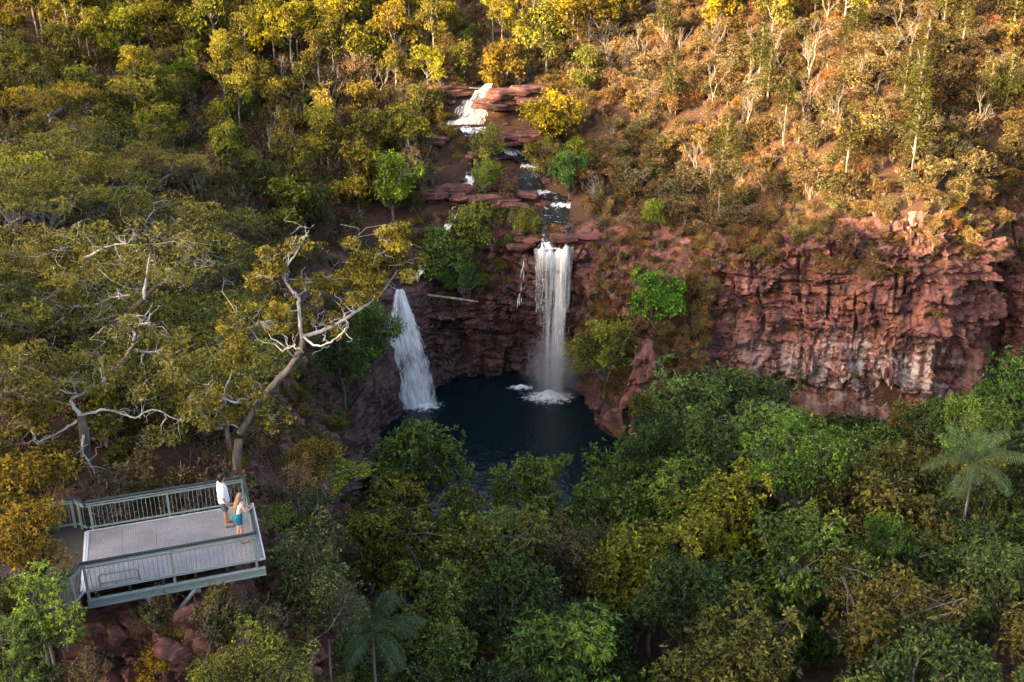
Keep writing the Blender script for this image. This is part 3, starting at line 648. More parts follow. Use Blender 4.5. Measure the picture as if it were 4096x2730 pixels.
def ibeam(m, a, b, h=.24, w=.14):
    a = np.array(a, float); b = np.array(b, float); d = nrm(b - a); sd = np.cross(d, [0, 0, 1]); c = (a + b) / 2; L = np.linalg.norm(b - a) / 2
    m.box(c + [0, 0, h / 2 - .01], (L, w / 2, .012), d, sd, (0, 0, 1)); m.box(c - [0, 0, h / 2 - .01], (L, w / 2, .012), d, sd, (0, 0, 1)); m.box(c, (L - .002, .008, h / 2 - .022), d, sd, (0, 0, 1))
NR = -.20; FR_ = PW_ + .05; ER = PL_ - .17; RH = 1.02
for v in (NR + .02, PW_ - .05):
    m = MB(); ibeam(m, (.05, v, -.33), (PL_ + .02, v, -.33)); pobj('beam', m, STEEL)
for u in (.3, 1.2, 2.1, 3.0, 3.9, 4.75):
    m = MB(); m.box((u, PW_ / 2 - .05, -.125), (.035, PW_ / 2 + .1, .075)); pobj('joist', m, DARKRAIL)
# V brace under the near beam
for a, b in (((1.62, NR, -.46), (2.02, NR - .02, -1.45)), ((2.98, NR, -.46), (2.10, NR - .02, -1.47))):
    m = MB(); m.tube([a, b], .065, 10); pobj('brace', m, STEEL)
m = MB(); m.box((2.06, NR - .02, -1.5), (.13, .09, .05)); pobj('brace_foot', m, STEEL)
m = MB(); m.box((2.96, NR, -.52), (.13, .02, .1)); pobj('brace_plate', m, STEEL)
def railing(parent, a, b, posts, h=RH, zf=0.0, bal=True, span=.128, top=True, flip=1):
    """one straight run of railing from a to b: dark top tube, two bars, posts, thin balusters"""
    a = np.array(a, float); b = np.array(b, float); L = np.linalg.norm(b - a); d = (b - a) / L; sd = np.cross(d, [0, 0, 1])
    def part(nm, m, mt): obj(nm, m.mesh(nm, mt), parent)
    if top:
        m = MB(); m.tube([a + [0, 0, h], (a + b) / 2 + [0, 0, h], b + [0, 0, h]], .045, 10); part('handrail', m, DARKRAIL)
    for zz, hh, tk in ((h - .075, .018, .028), (h - .165, .022, .022), (.11, .022, .025)):
        m = MB(); m.box((a + b) / 2 + [0, 0, zz], (L / 2, tk, hh), d, sd, (0, 0, 1)); part('rail_bar', m, STEEL)
    for t in posts:
        m = MB(); m.box(a + d * t * L + sd * .03 * flip + [0, 0, (h - .06 + zf) / 2], (.038, .02, (h - .06 - zf) / 2), d, sd, (0, 0, 1)); part('post', m, STEEL)
    mids = [(posts[i] + posts[i + 1]) / 2 for i in range(len(posts) - 1)]
    for t in mids:
        m = MB(); m.box(a + d * t * L + [0, 0, h - .12], (.012, .012, .045), d, sd, (0, 0, 1)); part('spacer', m, STEEL)
    if bal:
        mm = MB(); mm.tube([(0, 0, .13), (0, 0, h - .18)], .0085, 5); bme = mm.mesh('baluster', STEEL); n = int(L / span)
        for i in range(n):
            t = (i + .5) / n
            if min(abs(t - q) for q in posts) * L > .05: obj('baluster', bme, parent, a + d * t * L)
railing(plat, (.05, NR, 0), (ER, NR, 0), [.012, .5, .988], zf=-.34, flip=-1)
railing(plat, (.05, FR_, 0), (ER, FR_, 0), [.02, .5, .985], zf=-.05, flip=-1)
railing(plat, (ER, NR, 0), (ER, FR_, 0), [.5], span=.13, flip=1)
m = MB()                                     # low guard frame outside the near rail
m.tube([(.42, .06, -.02), (.42, .06, .34), (.46, .06, .38), (1.42, .06, .38), (1.46, .06, .34), (1.48, .06, -.02)], .025, 8); pobj('guard_frame', m, STEEL)
m = MB(); m.box((.95, .06, .10), (.50, .015, .02)); pobj('guard_bar', m, STEEL)
# path and its railings on the hill side
def path_mesh():
    m = MB(); q = [(-9.5, -.75), (-.11, -.75), (-.11, PW_ + .75), (-9.5, PW_ + .9)]
    t = np.array([PT(u, v, -.012) for u, v in q]); bt = t - [0, 0, .5]
    m.add(np.vstack([t, bt]), [[0, 1, 2, 3], [0, 4, 5, 1], [1, 5, 6, 2], [2, 6, 7, 3], [3, 7, 4, 0]]); return m.mesh('path', CONC)
tag(obj('path', path_mesh()), kind='structure')
e = tag(empty('path_railing', PT(0, 0, 0), PYAW), 'green path railing continuing left from the platform\'s far side', 'railing', 'railings along the path')
railing(e, (-8.5, PW_ + .42, 0), (-.30, PW_ + .42, 0), [.01, .25, .5, .75, .99])
railing(e, (-.28, PW_ + .42, 0), (-.02, PW_ + .06, 0), [.5], span=.12)
e = tag(empty('path_railing', PT(0, 0, 0), PYAW), 'green path railing leaving the platform\'s near corner, half hidden by shrubs', 'railing', 'railings along the path')
railing(e, (-8.5, -.68, 0), (-.20, -.68, 0), [.01, .25, .5, .75, .985], zf=-.35, flip=-1)
railing(e, (-.20, -.68, 0), (.02, NR - .02, 0), [.0], span=.11)

# ------------------------------------------------------------------ people (local: facing +X, left = +Y)
SKIN = plain('skin', (0.44, 0.24, 0.16), 0.6, 0.06, 9.0); SKIN2 = plain('skin_fair', (0.60, 0.34, 0.235), 0.6, 0.06, 9.0)
WHITE = plain('white_cotton', (0.82, 0.84, 0.86), 0.9, 0.04, 12.0, bump=.3); NAVY = plain('slate_shorts', (0.07, 0.10, 0.15), 0.9, 0.15)
TEAL = plain('teal_shorts', (0.012, 0.17, 0.24), 0.9, 0.12); HAIRD = plain('black_hair', (0.010, 0.008, 0.008), 0.5, 0.3, 20); HAIRL = plain('light_brown_hair', (0.24, 0.15, 0.085), 0.5, 0.35, 25, bump=.6)
BLACK = plain('eye_black', (0.01, 0.01, 0.01), 0.3); LEATHER = plain('tan_sandal', (0.16, 0.075, 0.04), 0.8)
LIP = plain('lip', (0.40, 0.13, 0.11), 0.5)
def floral():
    t = NT('floral_top'); v = t.pos(obj=True); vo = t.n('ShaderNodeTexVoronoi'); t.l(v, vo.inputs['Vector']); vo.inputs['Scale'].default_value = 22
    f = t.ramp(vo.outputs['Distance'], [(.28, 1.0), (.36, 0.0)]); c = t.mix(f, (.82, .76, .74), (.55, .10, .12)); return t.done(t.pbsdf(c, .9))
FLORAL = floral()
def skin_body(name, joints, edges, mat, root):
    me = bpy.data.meshes.new(name); idx = {k: i for i, k in enumerate(joints)}
    me.from_pydata([j[0] for j in joints.values()], [(idx[a], idx[b]) for a, b in edges], []); o = bpy.data.objects.new(name, me); COL.objects.link(o)
    md = o.modifiers.new('skin', 'SKIN'); md.use_smooth_shade = True; md.branch_smoothing = .6
    for k, j in joints.items():
        sv = me.skin_vertices[0].data[idx[k]]; r = j[1]; sv.radius = (r, r) if not isinstance(r, tuple) else r; sv.use_root = (k == root)
    sb = o.modifiers.new('sub', 'SUBSURF'); sb.levels = 2; sb.render_levels = 2
    dg = bpy.context.evaluated_depsgraph_get(); m2 = bpy.data.meshes.new_from_object(o.evaluated_get(dg)); m2.name = name
    bpy.data.objects.remove(o); m2.materials.clear(); m2.materials.append(mat)
    m2.polygons.foreach_set('use_smooth', np.ones(len(m2.polygons), bool)); return m2
def ell(c, rx, ry, k=18, tilt=0.0, rz=0.0):
    a = np.arange(k) * 2 * math.pi / k; x = rx * np.cos(a); y = ry * np.sin(a); c = np.array(c, float)
    xr = x * math.cos(rz) - y * math.sin(rz); yr = x * math.sin(rz) + y * math.cos(rz)
    return np.stack([c[0] + xr, c[1] + yr, c[2] + tilt * xr], 1)
def smooth_loft(name, rings, mat, cap=True):
    m = MB(); m.loft(rings, 0, cap); return m.mesh(name, mat, True)
def blob(c, r, k=14, n=10, squash=None):
    """rings of an ellipsoid from bottom to top"""
    c = np.array(c, float); return [ell(c + [0, 0, -r[2] * math.cos(t)], r[0] * math.sin(t), r[1] * math.sin(t), k) for t in np.linspace(.12, math.pi - .12, n)]
def head_part(parent, c, yaw, s, skin_, hair_mesh):
    """eyes, nose, lips and ears on a head centred at c, face towards yaw"""
    f = np.array([math.cos(yaw), math.sin(yaw), 0]); l = np.array([-math.sin(yaw), math.cos(yaw), 0]); c = np.array(c)
    for sg in (-1, 1):
        m = MB(); m.loft(blob(c + f * .085 * s + l * sg * .033 * s + [0, 0, .005], (.012, .014, .009), 8, 6)); obj('eye', m.mesh('eye', BLACK, True), parent)
        m = MB(); m.loft(blob(c + l * sg * .078 * s + [0, 0, -.01], (.02, .012, .033), 8, 6)); obj('ear', m.mesh('ear', skin_, True), parent)
    m = MB(); m.loft(blob(c + f * .104 * s + [0, 0, -.022], (.016, .014, .026), 8, 6)); obj('nose', m.mesh('nose', skin_, True), parent)
    m = MB(); m.loft(blob(c + f * .090 * s + [0, 0, -.062], (.012, .026, .009), 8, 6)); obj('mouth', m.mesh('mouth', LIP, True), parent)
def hand_chain(J, E, wrist, tip_dir, side, pre, curl=.35, down=(0, 0, -1)):
    """palm and five fingers: names are added to the joint table"""
    w = np.array(J[wrist][0]); t = nrm(np.array(tip_dir, float)); sd = nrm(np.array(side, float)); dn = np.array(down, float)
    J[pre + 'palm'] = (tuple(w + t * .065), (.030, .018)); E.append((wrist, pre + 'palm'))
    for i, (o, L) in enumerate(((-.030, .058), (-.010, .072), (.011, .078), (.031, .066))):
        a = w + t * .095 + sd * o; b = a + t * L * .55 + dn * L * curl * .4; c = b + t * L * .35 + dn * L * curl
        J[f'{pre}f{i}a'] = (tuple(a), .0095); J[f'{pre}f{i}b'] = (tuple(b), .009); J[f'{pre}f{i}c'] = (tuple(c), .0075)
        E += [(pre + 'palm', f'{pre}f{i}a'), (f'{pre}f{i}a', f'{pre}f{i}b'), (f'{pre}f{i}b', f'{pre}f{i}c')]
    a = w + t * .045 - sd * .042; b = a + t * .045 - sd * .012
    J[pre + 'ta'] = (tuple(a), .011); J[pre + 'tb'] = (tuple(b), .009); E += [(pre + 'palm', pre + 'ta'), (pre + 'ta', pre + 'tb')]

# --- the man: standing, arms hanging, looking out over the falls
man = empty('person', PT(4.06, 2.20, 0.004), PYAW + .05)
tag(man, 'person in loose white shirt and dark shorts standing at the platform\'s far rail', 'person', 'people on the platform')
J = {'pelvis': ((0, 0, .96), (.15, .115)), 'belly': ((.01, 0, 1.12), (.145, .105)), 'chest': ((.0, 0, 1.33), (.165, .115)), 'clav': ((-.01, 0, 1.45), (.10, .08)), 'neck': ((.01, 0, 1.52), .056), 'head': ((.035, .01, 1.60), (.068, .078)), 'crown': ((.03, .01, 1.69), (.078, .085)), 'skull': ((.02, .01, 1.745), (.055, .06))}
E = [('pelvis', 'belly'), ('belly', 'chest'), ('chest', 'clav'), ('clav', 'neck'), ('neck', 'head'), ('head', 'crown'), ('crown', 'skull')]
for sg, n, fx in ((-1, 'r', .02), (1, 'l', .10)):
    J.update({n + 'hip': ((.0, sg * .095, .90), .095), n + 'knee': ((.015 + fx * .3, sg * .11, .50), .062), n + 'calf': ((-.01 + fx * .6, sg * .115, .36), .058), n + 'ank': ((-.02 + fx, sg * .12, .085), .037), n + 'ball': ((.11 + fx, sg * .135, .035), (.042, .026)), n + 'toe': ((.175 + fx, sg * .14, .027), (.036, .017)),
              n + 'sho': ((-.01, sg * .20, 1.425), .062), n + 'elb': ((-.03, sg * .27, 1.14), .044), n + 'wri': ((.06, sg * .265, .92), .029)})
    E += [('pelvis', n + 'hip'), (n + 'hip', n + 'knee'), (n + 'knee', n + 'calf'), (n + 'calf', n + 'ank'), (n + 'ank', n + 'ball'), (n + 'ball', n + 'toe'), ('clav', n + 'sho'), (n + 'sho', n + 'elb'), (n + 'elb', n + 'wri')]
    hand_chain(J, E, n + 'wri', (.45, 0, -.9), (.9, 0, .45), n, .2, (0, -sg, 0))
obj('body', skin_body('body', J, E, SKIN, 'pelvis'), man)
obj('shirt', smooth_loft('shirt', [ell((.02, 0, .86), .175, .205), ell((.02, 0, .90), .178, .21), ell((.02, 0, 1.02), .172, .205), ell((.01, 0, 1.18), .165, .20), ell((0, 0, 1.32), .16, .215), ell((-.01, 0, 1.42), .13, .215), ell((-.01, 0, 1.47), .10, .16), ell((0, 0, 1.505), .072, .085)], WHITE), man)
for sg in (-1, 1):
    m = MB(); m.tube([(-.01, sg * .14, 1.45), (-.015, sg * .21, 1.42), (-.025, sg * .25, 1.28), (-.03, sg * .275, 1.15)], [.085, .095, .085, .092], 12); obj('sleeve', m.mesh('sleeve', WHITE, True), man)
    fx = .02 if sg < 0 else .10
    m = MB(); m.tube([(.0, sg * .085, .97), (.005, sg * .10, .80), (.02 + fx * .2, sg * .108, .60)], [.115, .112, .10], 14); obj('shorts_leg', m.mesh('shorts_leg', NAVY, True), man)
    m = MB(); m.loft([ell((.085 + fx, sg * .135, .001), .14, .052), ell((.085 + fx, sg * .135, .018), .142, .054)]); obj('sandal', m.mesh('sandal', LEATHER), man)
hy = .55
m = MB(); m.loft([ell((.02 - .05, .0, 1.575), .05, .075), ell((-.015, .0, 1.64), .088, .095), ell((.0, .005, 1.70), .104, .102), ell((.015, .01, 1.76), .10, .098), ell((.025, .01, 1.80), .075, .078), ell((.025, .01, 1.82), .03, .03)]); obj('hair', m.mesh('hair', HAIRD, True), man)
head_part(man, (.04, .01, 1.665), hy, 1.0, SKIN, None)
# --- the woman: leaning with both forearms over the end rail
wom = empty('person', PT(4.42, 1.10, 0.004), PYAW + .12)
tag(wom, 'person with long brown hair, floral top and teal shorts leaning on the end rail', 'person', 'people on the platform')
J = {'pelvis': ((-.03, 0, .90), (.15, .12)), 'waist': ((-.01, 0, 1.05), (.115, .09)), 'chest': ((.05, 0, 1.24), (.135, .105)), 'clav': ((.08, 0, 1.36), (.085, .065)), 'neck': ((.10, 0, 1.42), .045), 'head': ((.135, 0, 1.495), (.062, .072)), 'crown': ((.13, 0, 1.57), (.072, .08)), 'skull': ((.12, 0, 1.62), (.05, .055))}
E = [('pelvis', 'waist'), ('waist', 'chest'), ('chest', 'clav'), ('clav', 'neck'), ('neck', 'head'), ('head', 'crown'), ('crown', 'skull')]
for sg, n, fx in ((-1, 'r', .03), (1, 'l', -.03)):
    J.update({n + 'hip': ((-.03, sg * .09, .84), .095), n + 'knee': ((.02 + fx, sg * .085, .46), .058), n + 'calf': ((-.02 + fx, sg * .085, .33), .053), n + 'ank': ((-.02 + fx, sg * .085, .08), .033), n + 'ball': ((.10 + fx, sg * .10, .032), (.038, .024)), n + 'toe': ((.155 + fx, sg * .105, .025), (.032, .016)),
              n + 'sho': ((.09, sg * .165, 1.335), .048), n + 'elb': ((.20, sg * .23, 1.10), .036), n + 'wri': ((.385, sg * .06 + .02, 1.10), .025)})
    E += [('pelvis', n + 'hip'), (n + 'hip', n + 'knee'), (n + 'knee', n + 'calf'), (n + 'calf', n + 'ank'), (n + 'ank', n + 'ball'), (n + 'ball', n + 'toe'), ('clav', n + 'sho'), (n + 'sho', n + 'elb'), (n + 'elb', n + 'wri')]
    hand_chain(J, E, n + 'wri', (.75, -sg * .65, 0), (sg * .65, .75, 0), n, .35)
obj('body', skin_body('body', J, E, SKIN2, 'pelvis'), wom)
obj('top', smooth_loft('top', [ell((-.01, 0, 1.02), .125, .145), ell((0, 0, 1.08), .12, .14), ell((.045, 0, 1.22), .145, .16), ell((.07, 0, 1.30), .135, .165), ell((.08, 0, 1.33), .11, .14)], FLORAL), wom)
obj('shorts', smooth_loft('shorts', [ell((-.04, 0, .80), .15, .18), ell((-.04, 0, .88), .165, .195), ell((-.03, 0, .96), .15, .18), ell((-.01, 0, 1.04), .125, .15)], TEAL), wom)
for sg in (-1, 1):
    fx = .03 if sg < 0 else -.03
    m = MB(); m.tube([(-.035, sg * .085, .87), (-.015, sg * .092, .76), (-.005, sg * .094, .68)], [.115, .108, .104], 14); obj('shorts_leg', m.mesh('shorts_leg', TEAL, True), wom)
    m = MB(); m.loft([ell((.07 + fx, sg * .10, .001), .125, .046), ell((.07 + fx, sg * .10, .018), .127, .048)]); obj('sandal', m.mesh('sandal', LEATHER), wom)
m = MB(); m.loft([ell((-.10, -.02, 1.00), .03, .07), ell((-.095, -.02, 1.10), .05, .10), ell((-.06, -.01, 1.24), .065, .115), ell((-.01, 0, 1.36), .08, .11), ell((.05, 0, 1.45), .085, .098), ell((.08, 0, 1.53), .092, .094), ell((.10, 0, 1.60), .092, .09), ell((.11, 0, 1.655), .068, .07), ell((.11, 0, 1.675), .03, .03)]); obj('hair', m.mesh('hair', HAIRL, True), wom)
head_part(wom, (.14, 0, 1.545), .1, .92, SKIN2, None)
# ------------------------------------------------------------------ plants: meshes shared between alike plants
def leaf_arrays(tips, dirs, n, L, W, spread, droop, r, tint0=.5, tvar=.28, clump=None):
    """n leaves at each tip: folded diamonds that radiate round the twig's direction"""
    tips = np.repeat(tips, n, 0); dirs = np.repeat(nrm(dirs), n, 0); N = len(tips)
    a = r.uniform(.15, spread, N); rv = r.normal(size=(N, 3)); pp = nrm(rv - (rv * dirs).sum(1, keepdims=True) * dirs)
    d = dirs * np.cos(a)[:, None] + pp * np.sin(a)[:, None]; d[:, 2] -= droop * r.uniform(.4, 1.2, N); d = nrm(d)
    up = np.array([0, 0, 1.0]) + .38 * r.normal(size=(N, 3)); sd = nrm(np.cross(d, up)); nn = np.cross(sd, d)
    l = L * r.uniform(.65, 1.25, N)[:, None]; w = W * r.uniform(.7, 1.2, N)[:, None]
    b = tips + d * l * .05
    V = np.stack([b, b + d * l * .5 + sd * w - nn * w * .35, b + d * l - np.array([0, 0, 1]) * l * .14, b + d * l * .5 - sd * w - nn * w * .35], 1)
    t = np.clip((tint0 if clump is None else np.repeat(clump, n)) + tvar * r.normal(size=N), 0, 1)
    return V.reshape(-1, 3), np.arange(N * 4).reshape(-1, 4), np.repeat(t, 4)
def leaf_mesh(name, parts, mat=None):
    V, F, T, n = [], [], [], 0
    for v, f, t in parts: V.append(v); F.append(f + n); T.append(t); n += len(v)
    return mesh_from(name, np.concatenate(V), np.concatenate(F), mat or LEAF, attrs={'tint': np.concatenate(T)})
def sph(r, n): return nrm(r.normal(size=(n, 3)))
def lobe_tips(r, lobes, per, flat=1.0, jitter=.16, inner=.15):
    """twig tips on the outside of a set of lobes (centre, radius); returns tips, directions and one brightness per lobe's twig"""
    C = np.array([l[0] for l in lobes]); Rr = np.array([l[1] for l in lobes]); P, D, T = [], [], []
    for i in range(len(lobes)):
        n = int(per * (Rr[i] / Rr.mean()) ** 2); d = sph(r, n); q = Rr[i] * (1 + jitter * r.normal(size=n)) * np.where(r.random(n) < inner, r.uniform(.4, .8, n), 1)
        p = C[i] + d * q[:, None] * [1, 1, flat]
        dist = np.linalg.norm((p[:, None] - C[None]) / np.array([1, 1, flat]), axis=2) / Rr[None]; dist[:, i] = 9
        k = dist.min(1) > .80; P.append(p[k]); D.append(nrm(d[k] + [0, 0, .25])); T.append(np.clip(r.normal() * .15 + .40 + .14 * r.normal(size=k.sum()), 0, 1))
    return np.concatenate(P), np.concatenate(D), np.concatenate(T)
def wiggle(r, a, b, n, amp, sag=0.0):
    t = np.linspace(0, 1, n)[:, None]; P = np.array(a) * (1 - t) + np.array(b) * t; L = np.linalg.norm(np.array(b) - np.array(a))
    w = np.cumsum(r.normal(size=(n, 3)), 0); w = w - t * w[-1]; P = P + w * amp * L / math.sqrt(n); P[:, 2] += sag * L * np.sin(t[:, 0] * math.pi); return P
def limbs_to(m, r, base, ends, r0, amp=.12, k=5, n=7, r1=.2):
    for e in ends: m.tube(wiggle(r, base, e, n, amp), np.linspace(r0, r0 * r1, n), k, cap=False)

def make_broadleaf(seed, leafL=.055, wid=.2, per=150, nl=13, tall=1.0, droop=.35, n=7, spread=1.35):
    """uneven crown of many lobes of different size, some sprouting above the rest, with gaps between"""
    r = rngs(seed); lobes = []
    for i in range(nl):
        a = i * 2.399 + r.normal() * .5; h = 1 - (i + .5) / nl * 1.45; rr = math.sqrt(max(0, 1 - h * h))
        c = np.array([rr * math.cos(a), rr * math.sin(a), h]) * r.uniform(.5, .9) * [1, 1, tall]; lobes.append((c + [0, 0, .85 * tall], r.uniform(.16, .34)))
    for i in range(5): lobes.append((np.array([r.normal() * .4, r.normal() * .4, (.85 + r.uniform(.5, .85)) * tall]), r.uniform(.12, .22)))
    lobes.append((np.array([0, 0, .75 * tall]), .42))
    P, D, T = lobe_tips(r, lobes, per, jitter=.24, inner=.2); k = vnoise(P * 3.1 + seed, seed) > .30; P, D, T = P[k], D[k], T[k]
    cr = leaf_mesh('crown', [leaf_arrays(P, D, n, leafL, leafL * wid, spread, droop, r, clump=T, tvar=.26)])
    m = MB(); limbs_to(m, r, (0, 0, -.05), [l[0] + r.normal(size=3) * .05 for l in lobes], .045)
    for k in r.choice(len(P), 16, replace=False): m.tube(wiggle(r, lobes[int(r.integers(len(lobes)))][0], P[k], 5, .1), np.linspace(.012, .004, 5), 4, cap=False)
    return {'crown': cr, 'limbs': m.mesh('limbs', BARK_GREY if seed % 2 else BARK_DARK, True), 'h': .85 * tall + .72 * tall + .25}
def make_pads(seed, spread=1.0, npad=11, tuft=.05):
    """flat-topped tree: pale crooked limbs that each carry puffy layered pads of fine foliage"""
    r = rngs(seed); m = MB(); lobes = []; c0 = np.array([0, 0, 0.0])
    for i in range(npad):
        a = i * 2.399 + r.normal() * .35; rad = spread * (.25 + .75 * math.sqrt((i + .5) / npad)); e = np.array([rad * math.cos(a), rad * math.sin(a), .95 - .45 * rad + r.normal() * .12])
        P = wiggle(r, c0, e, 9, .22, .10); m.tube(P, np.linspace(.034, .009, 9), 5, cap=False)
        for q in range(int(r.integers(3, 6))):
            c = e + r.normal(size=3) * [.17, .17, .06]; rr = r.uniform(.16, .29); lobes.append((c + [0, 0, .05], rr))
            m.tube(wiggle(r, P[6], c, 5, .2), np.linspace(.011, .004, 5), 4, cap=False)
        for q in range(4):
            b = P[5] + r.normal(size=3) * [.3, .3, .15]; m.tube(wiggle(r, P[4 + q % 3], b, 6, .3), np.linspace(.011, .003, 6), 3, cap=False)
    P, D, T = lobe_tips(r, lobes, 84, flat=.5, jitter=.2, inner=.1)
    cr = leaf_mesh('crown', [leaf_arrays(P, D, 9, tuft, tuft * .17, 1.2, .0, r, clump=T, tvar=.2)])
    return {'crown': cr, 'limbs': m.mesh('limbs', BARK_LIMB, True), 'h': 1.15}
def make_gum(seed, leafL=.11, n=8, clumps=15):
    """slender eucalypt: pale forked trunk, open clumps of hanging leaves"""
    r = rngs(seed); m = MB(); lobes = []
    for i in range(clumps):
        h = r.uniform(.15, 1.75); rad = r.uniform(.2, 1.0) * (1.15 - .4 * h); a = r.uniform(0, 6.28); e = np.array([rad * math.cos(a), rad * math.sin(a), h]); b = np.array([0, 0, max(0, h - .55)]) + r.normal(size=3) * .03
        m.tube(wiggle(r, b, e, 7, .12), np.linspace(.018, .005, 7), 4, cap=False); lobes.append((e, r.uniform(.18, .36)))
    m.tube(wiggle(r, (0, 0, -.05), (r.normal() * .15, r.normal() * .15, 1.6), 9, .10), np.linspace(.026, .008, 9), 6, cap=False)
    P, D, T = lobe_tips(r, lobes, 66, flat=.8, jitter=.28, inner=.3)
    cr = leaf_mesh('crown', [leaf_arrays(P, D, n, leafL, leafL * .16, 1.5, .7, r, clump=T, tvar=.22)])
    return {'crown': cr, 'limbs': m.mesh('limbs', BARK_LIMB, True), 'h': 2.0}
def make_cypress(seed):
    r = rngs(seed); m = MB(); lobes = []
    for i in range(34):
        h = r.uniform(.0, 1) ** .8; rad = (1 - h) * .62 + .06; a = i * 2.4; c = np.array([rad * math.cos(a) * .75, rad * math.sin(a) * .75, .15 + 2.3 * h]); lobes.append((c, .12 + .16 * (1 - h)))
        m.tube(wiggle(r, (0, 0, .05 + 2.1 * h), c, 4, .1), np.linspace(.02, .005, 4), 4, cap=False)
    m.tube([(0, 0, -.05), (0.02, 0, 1.2), (0, 0, 2.4)], [.06, .035, .01], 6, cap=False)
    P, D, T = lobe_tips(r, lobes, 55, flat=1.2, jitter=.25)
    cr = leaf_mesh('crown', [leaf_arrays(P, D, 9, .085, .011, .9, -.25, r, clump=T, tvar=.2)])
    return {'crown': cr, 'limbs': m.mesh('limbs', BARK_DRY, True), 'h': 2.55}
def bare_mesh(seed, mat, depth=5, name='bare_tree', spread=.62):
    r = rngs(seed); m = MB()
    def grow(a, d, L, rad, k):
        b = a + d * L; P = wiggle(r, a, b, 6, .11); m.tube(P, np.linspace(rad, rad * .6, 6), 6 if k > 3 else 3, cap=False)
        if k == 0: return
        for _ in range(int(r.integers(2, 4)) if k > depth - 2 else 2):
            t = r.uniform(.55, 1); s_ = P[int(t * 5)]; nd = nrm(d + sph(r, 1)[0] * (spread + (.25 if k == depth else 0)) + [0, 0, .14]); grow(s_, nd, L * r.uniform(.65, .95), rad * .64, k - 1)
    grow(np.array([0, 0, -.03]), nrm(np.array([r.normal() * .1, r.normal() * .1, 1])), .25, .0125, depth); return m.mesh(name, mat, True)
def shrub_arrays(seed, kind):
    """one shrub: foliage arrays and stem mesh builder, about 1 unit wide and high"""
    r = rngs(seed); m = MB(); lobes = []
    nl = {'wattle': 9, 'dry': 8, 'green': 10, 'gold': 10}[kind]
    for i in range(nl):
        a = i * 2.4 + r.normal() * .4; rad = .36 * math.sqrt((i + .3) / nl); h = r.uniform(.45, .95) - .5 * rad if kind != 'green' else r.uniform(.2, .85)
        c = np.array([rad * math.cos(a), rad * math.sin(a), h]); lobes.append((c, r.uniform(.12, .2)))
        m.tube(wiggle(r, (r.normal() * .03, r.normal() * .03, -.06), c + [0, 0, .03], 6, .13), np.linspace(.016, .005, 6), 4, cap=False)
    if kind in ('dry', 'gold'):
        for i in range(9): m.tube(wiggle(r, (0, 0, .15), np.array([r.normal() * .3, r.normal() * .3, r.uniform(.5, 1.05)]), 5, .15), np.linspace(.009, .002, 5), 3, cap=False)
    per, n, L, w, sp, dr = {'wattle': (64, 6, .075, .012, 1.2, -.1), 'dry': (34, 6, .085, .011, 1.3, .15), 'green': (62, 5, .10, .022, 1.35, .3), 'gold': (56, 6, .08, .016, 1.4, .5)}[kind]
    P, D, T = lobe_tips(r, lobes, per, flat=.75 if kind == 'wattle' else .95, jitter=.2)
    return leaf_arrays(P, D, n, L, w, sp, dr, r, clump=T, tvar=.22), m
def make_shrub(seed, kind, bark):
    (v, f, t), m = shrub_arrays(seed, kind); V = np.concatenate([v] + m.V); off = len(v)
    F4 = np.concatenate([f] + [q + off for q in m.F[4]]); mi = np.concatenate([np.zeros(len(f)), np.ones(len(F4) - len(f))])
    return mesh_from(kind + '_shrub', V, F4, [LEAF, bark], mi, attrs={'tint': np.concatenate([t, np.zeros(len(V) - off)])})
def make_palm(seed, nf=14):
    r = rngs(seed); fronds = []
    for i in range(nf):
        a = i * 2.399; el = R_(78 - 105 * (i / nf) ** 1.1); L = r.uniform(.85, 1.1); t = np.linspace(0, 1, 14)
        d = np.array([math.cos(a), math.sin(a), 0]); e = el - 1.25 * t ** 1.4; st = np.stack([np.cos(e)[:, None] * d + np.array([0, 0, 1]) * np.sin(e)[:, None]], 0)[0]
        P = np.vstack([[0, 0, 0], np.cumsum(st[:-1], 0)]) * L / 13
        m = MB(); m.tube(P, np.linspace(.014, .003, 14), 4, cap=False)
        Q = []; tt = np.linspace(.12, 1, 34); pos = np.stack([np.interp(tt, t, P[:, k]) for k in range(3)], 1); tan = nrm(np.stack([np.interp(tt, t, st[:, k]) for k in range(3)], 1)); side = nrm(np.cross(tan, [0, 0, 1.0])); upv = np.cross(side, tan)
        V = []; 
        for sg in (-1, 1):
            ln = .30 * np.sin(np.clip(tt, .1, 1) * math.pi * .86 + .2)[:, None] * r.uniform(.8, 1.1, (34, 1)); dd = nrm(side * sg + tan * .65 + upv * .12); w = .009
            V.append(np.stack([pos, pos + dd * ln * .45 + tan * w, pos + dd * ln + np.array([0, 0, -1]) * ln * .55, pos + dd * ln * .45 - tan * w], 1).reshape(-1, 3))
        v = np.concatenate(V); f = np.arange(len(v)).reshape(-1, 4); VV = np.concatenate([v] + m.V); F4 = np.concatenate([f] + [q + len(v) for q in m.F[4]])
        fronds.append(mesh_from('frond', VV, F4, [LEAF], None, attrs={'tint': np.concatenate([np.repeat(r.uniform(.25, .75, len(f)), 4), np.full(len(VV) - len(v), .6)])}))
    return fronds
TRUNKM = MB(); r = rngs(4); TRUNKM.tube(wiggle(r, (0, 0, -.15), (0, 0, 1.02), 9, .035) * [1, 1, 1], np.linspace(.056, .036, 9), 8, cap=False)
TR_GREY = TRUNKM.mesh('trunk', BARK_GREY, True); TR_PALE = TRUNKM.mesh('trunk', BARK_LIMB, True); TR_DARK = TRUNKM.mesh('trunk', BARK_DARK, True)
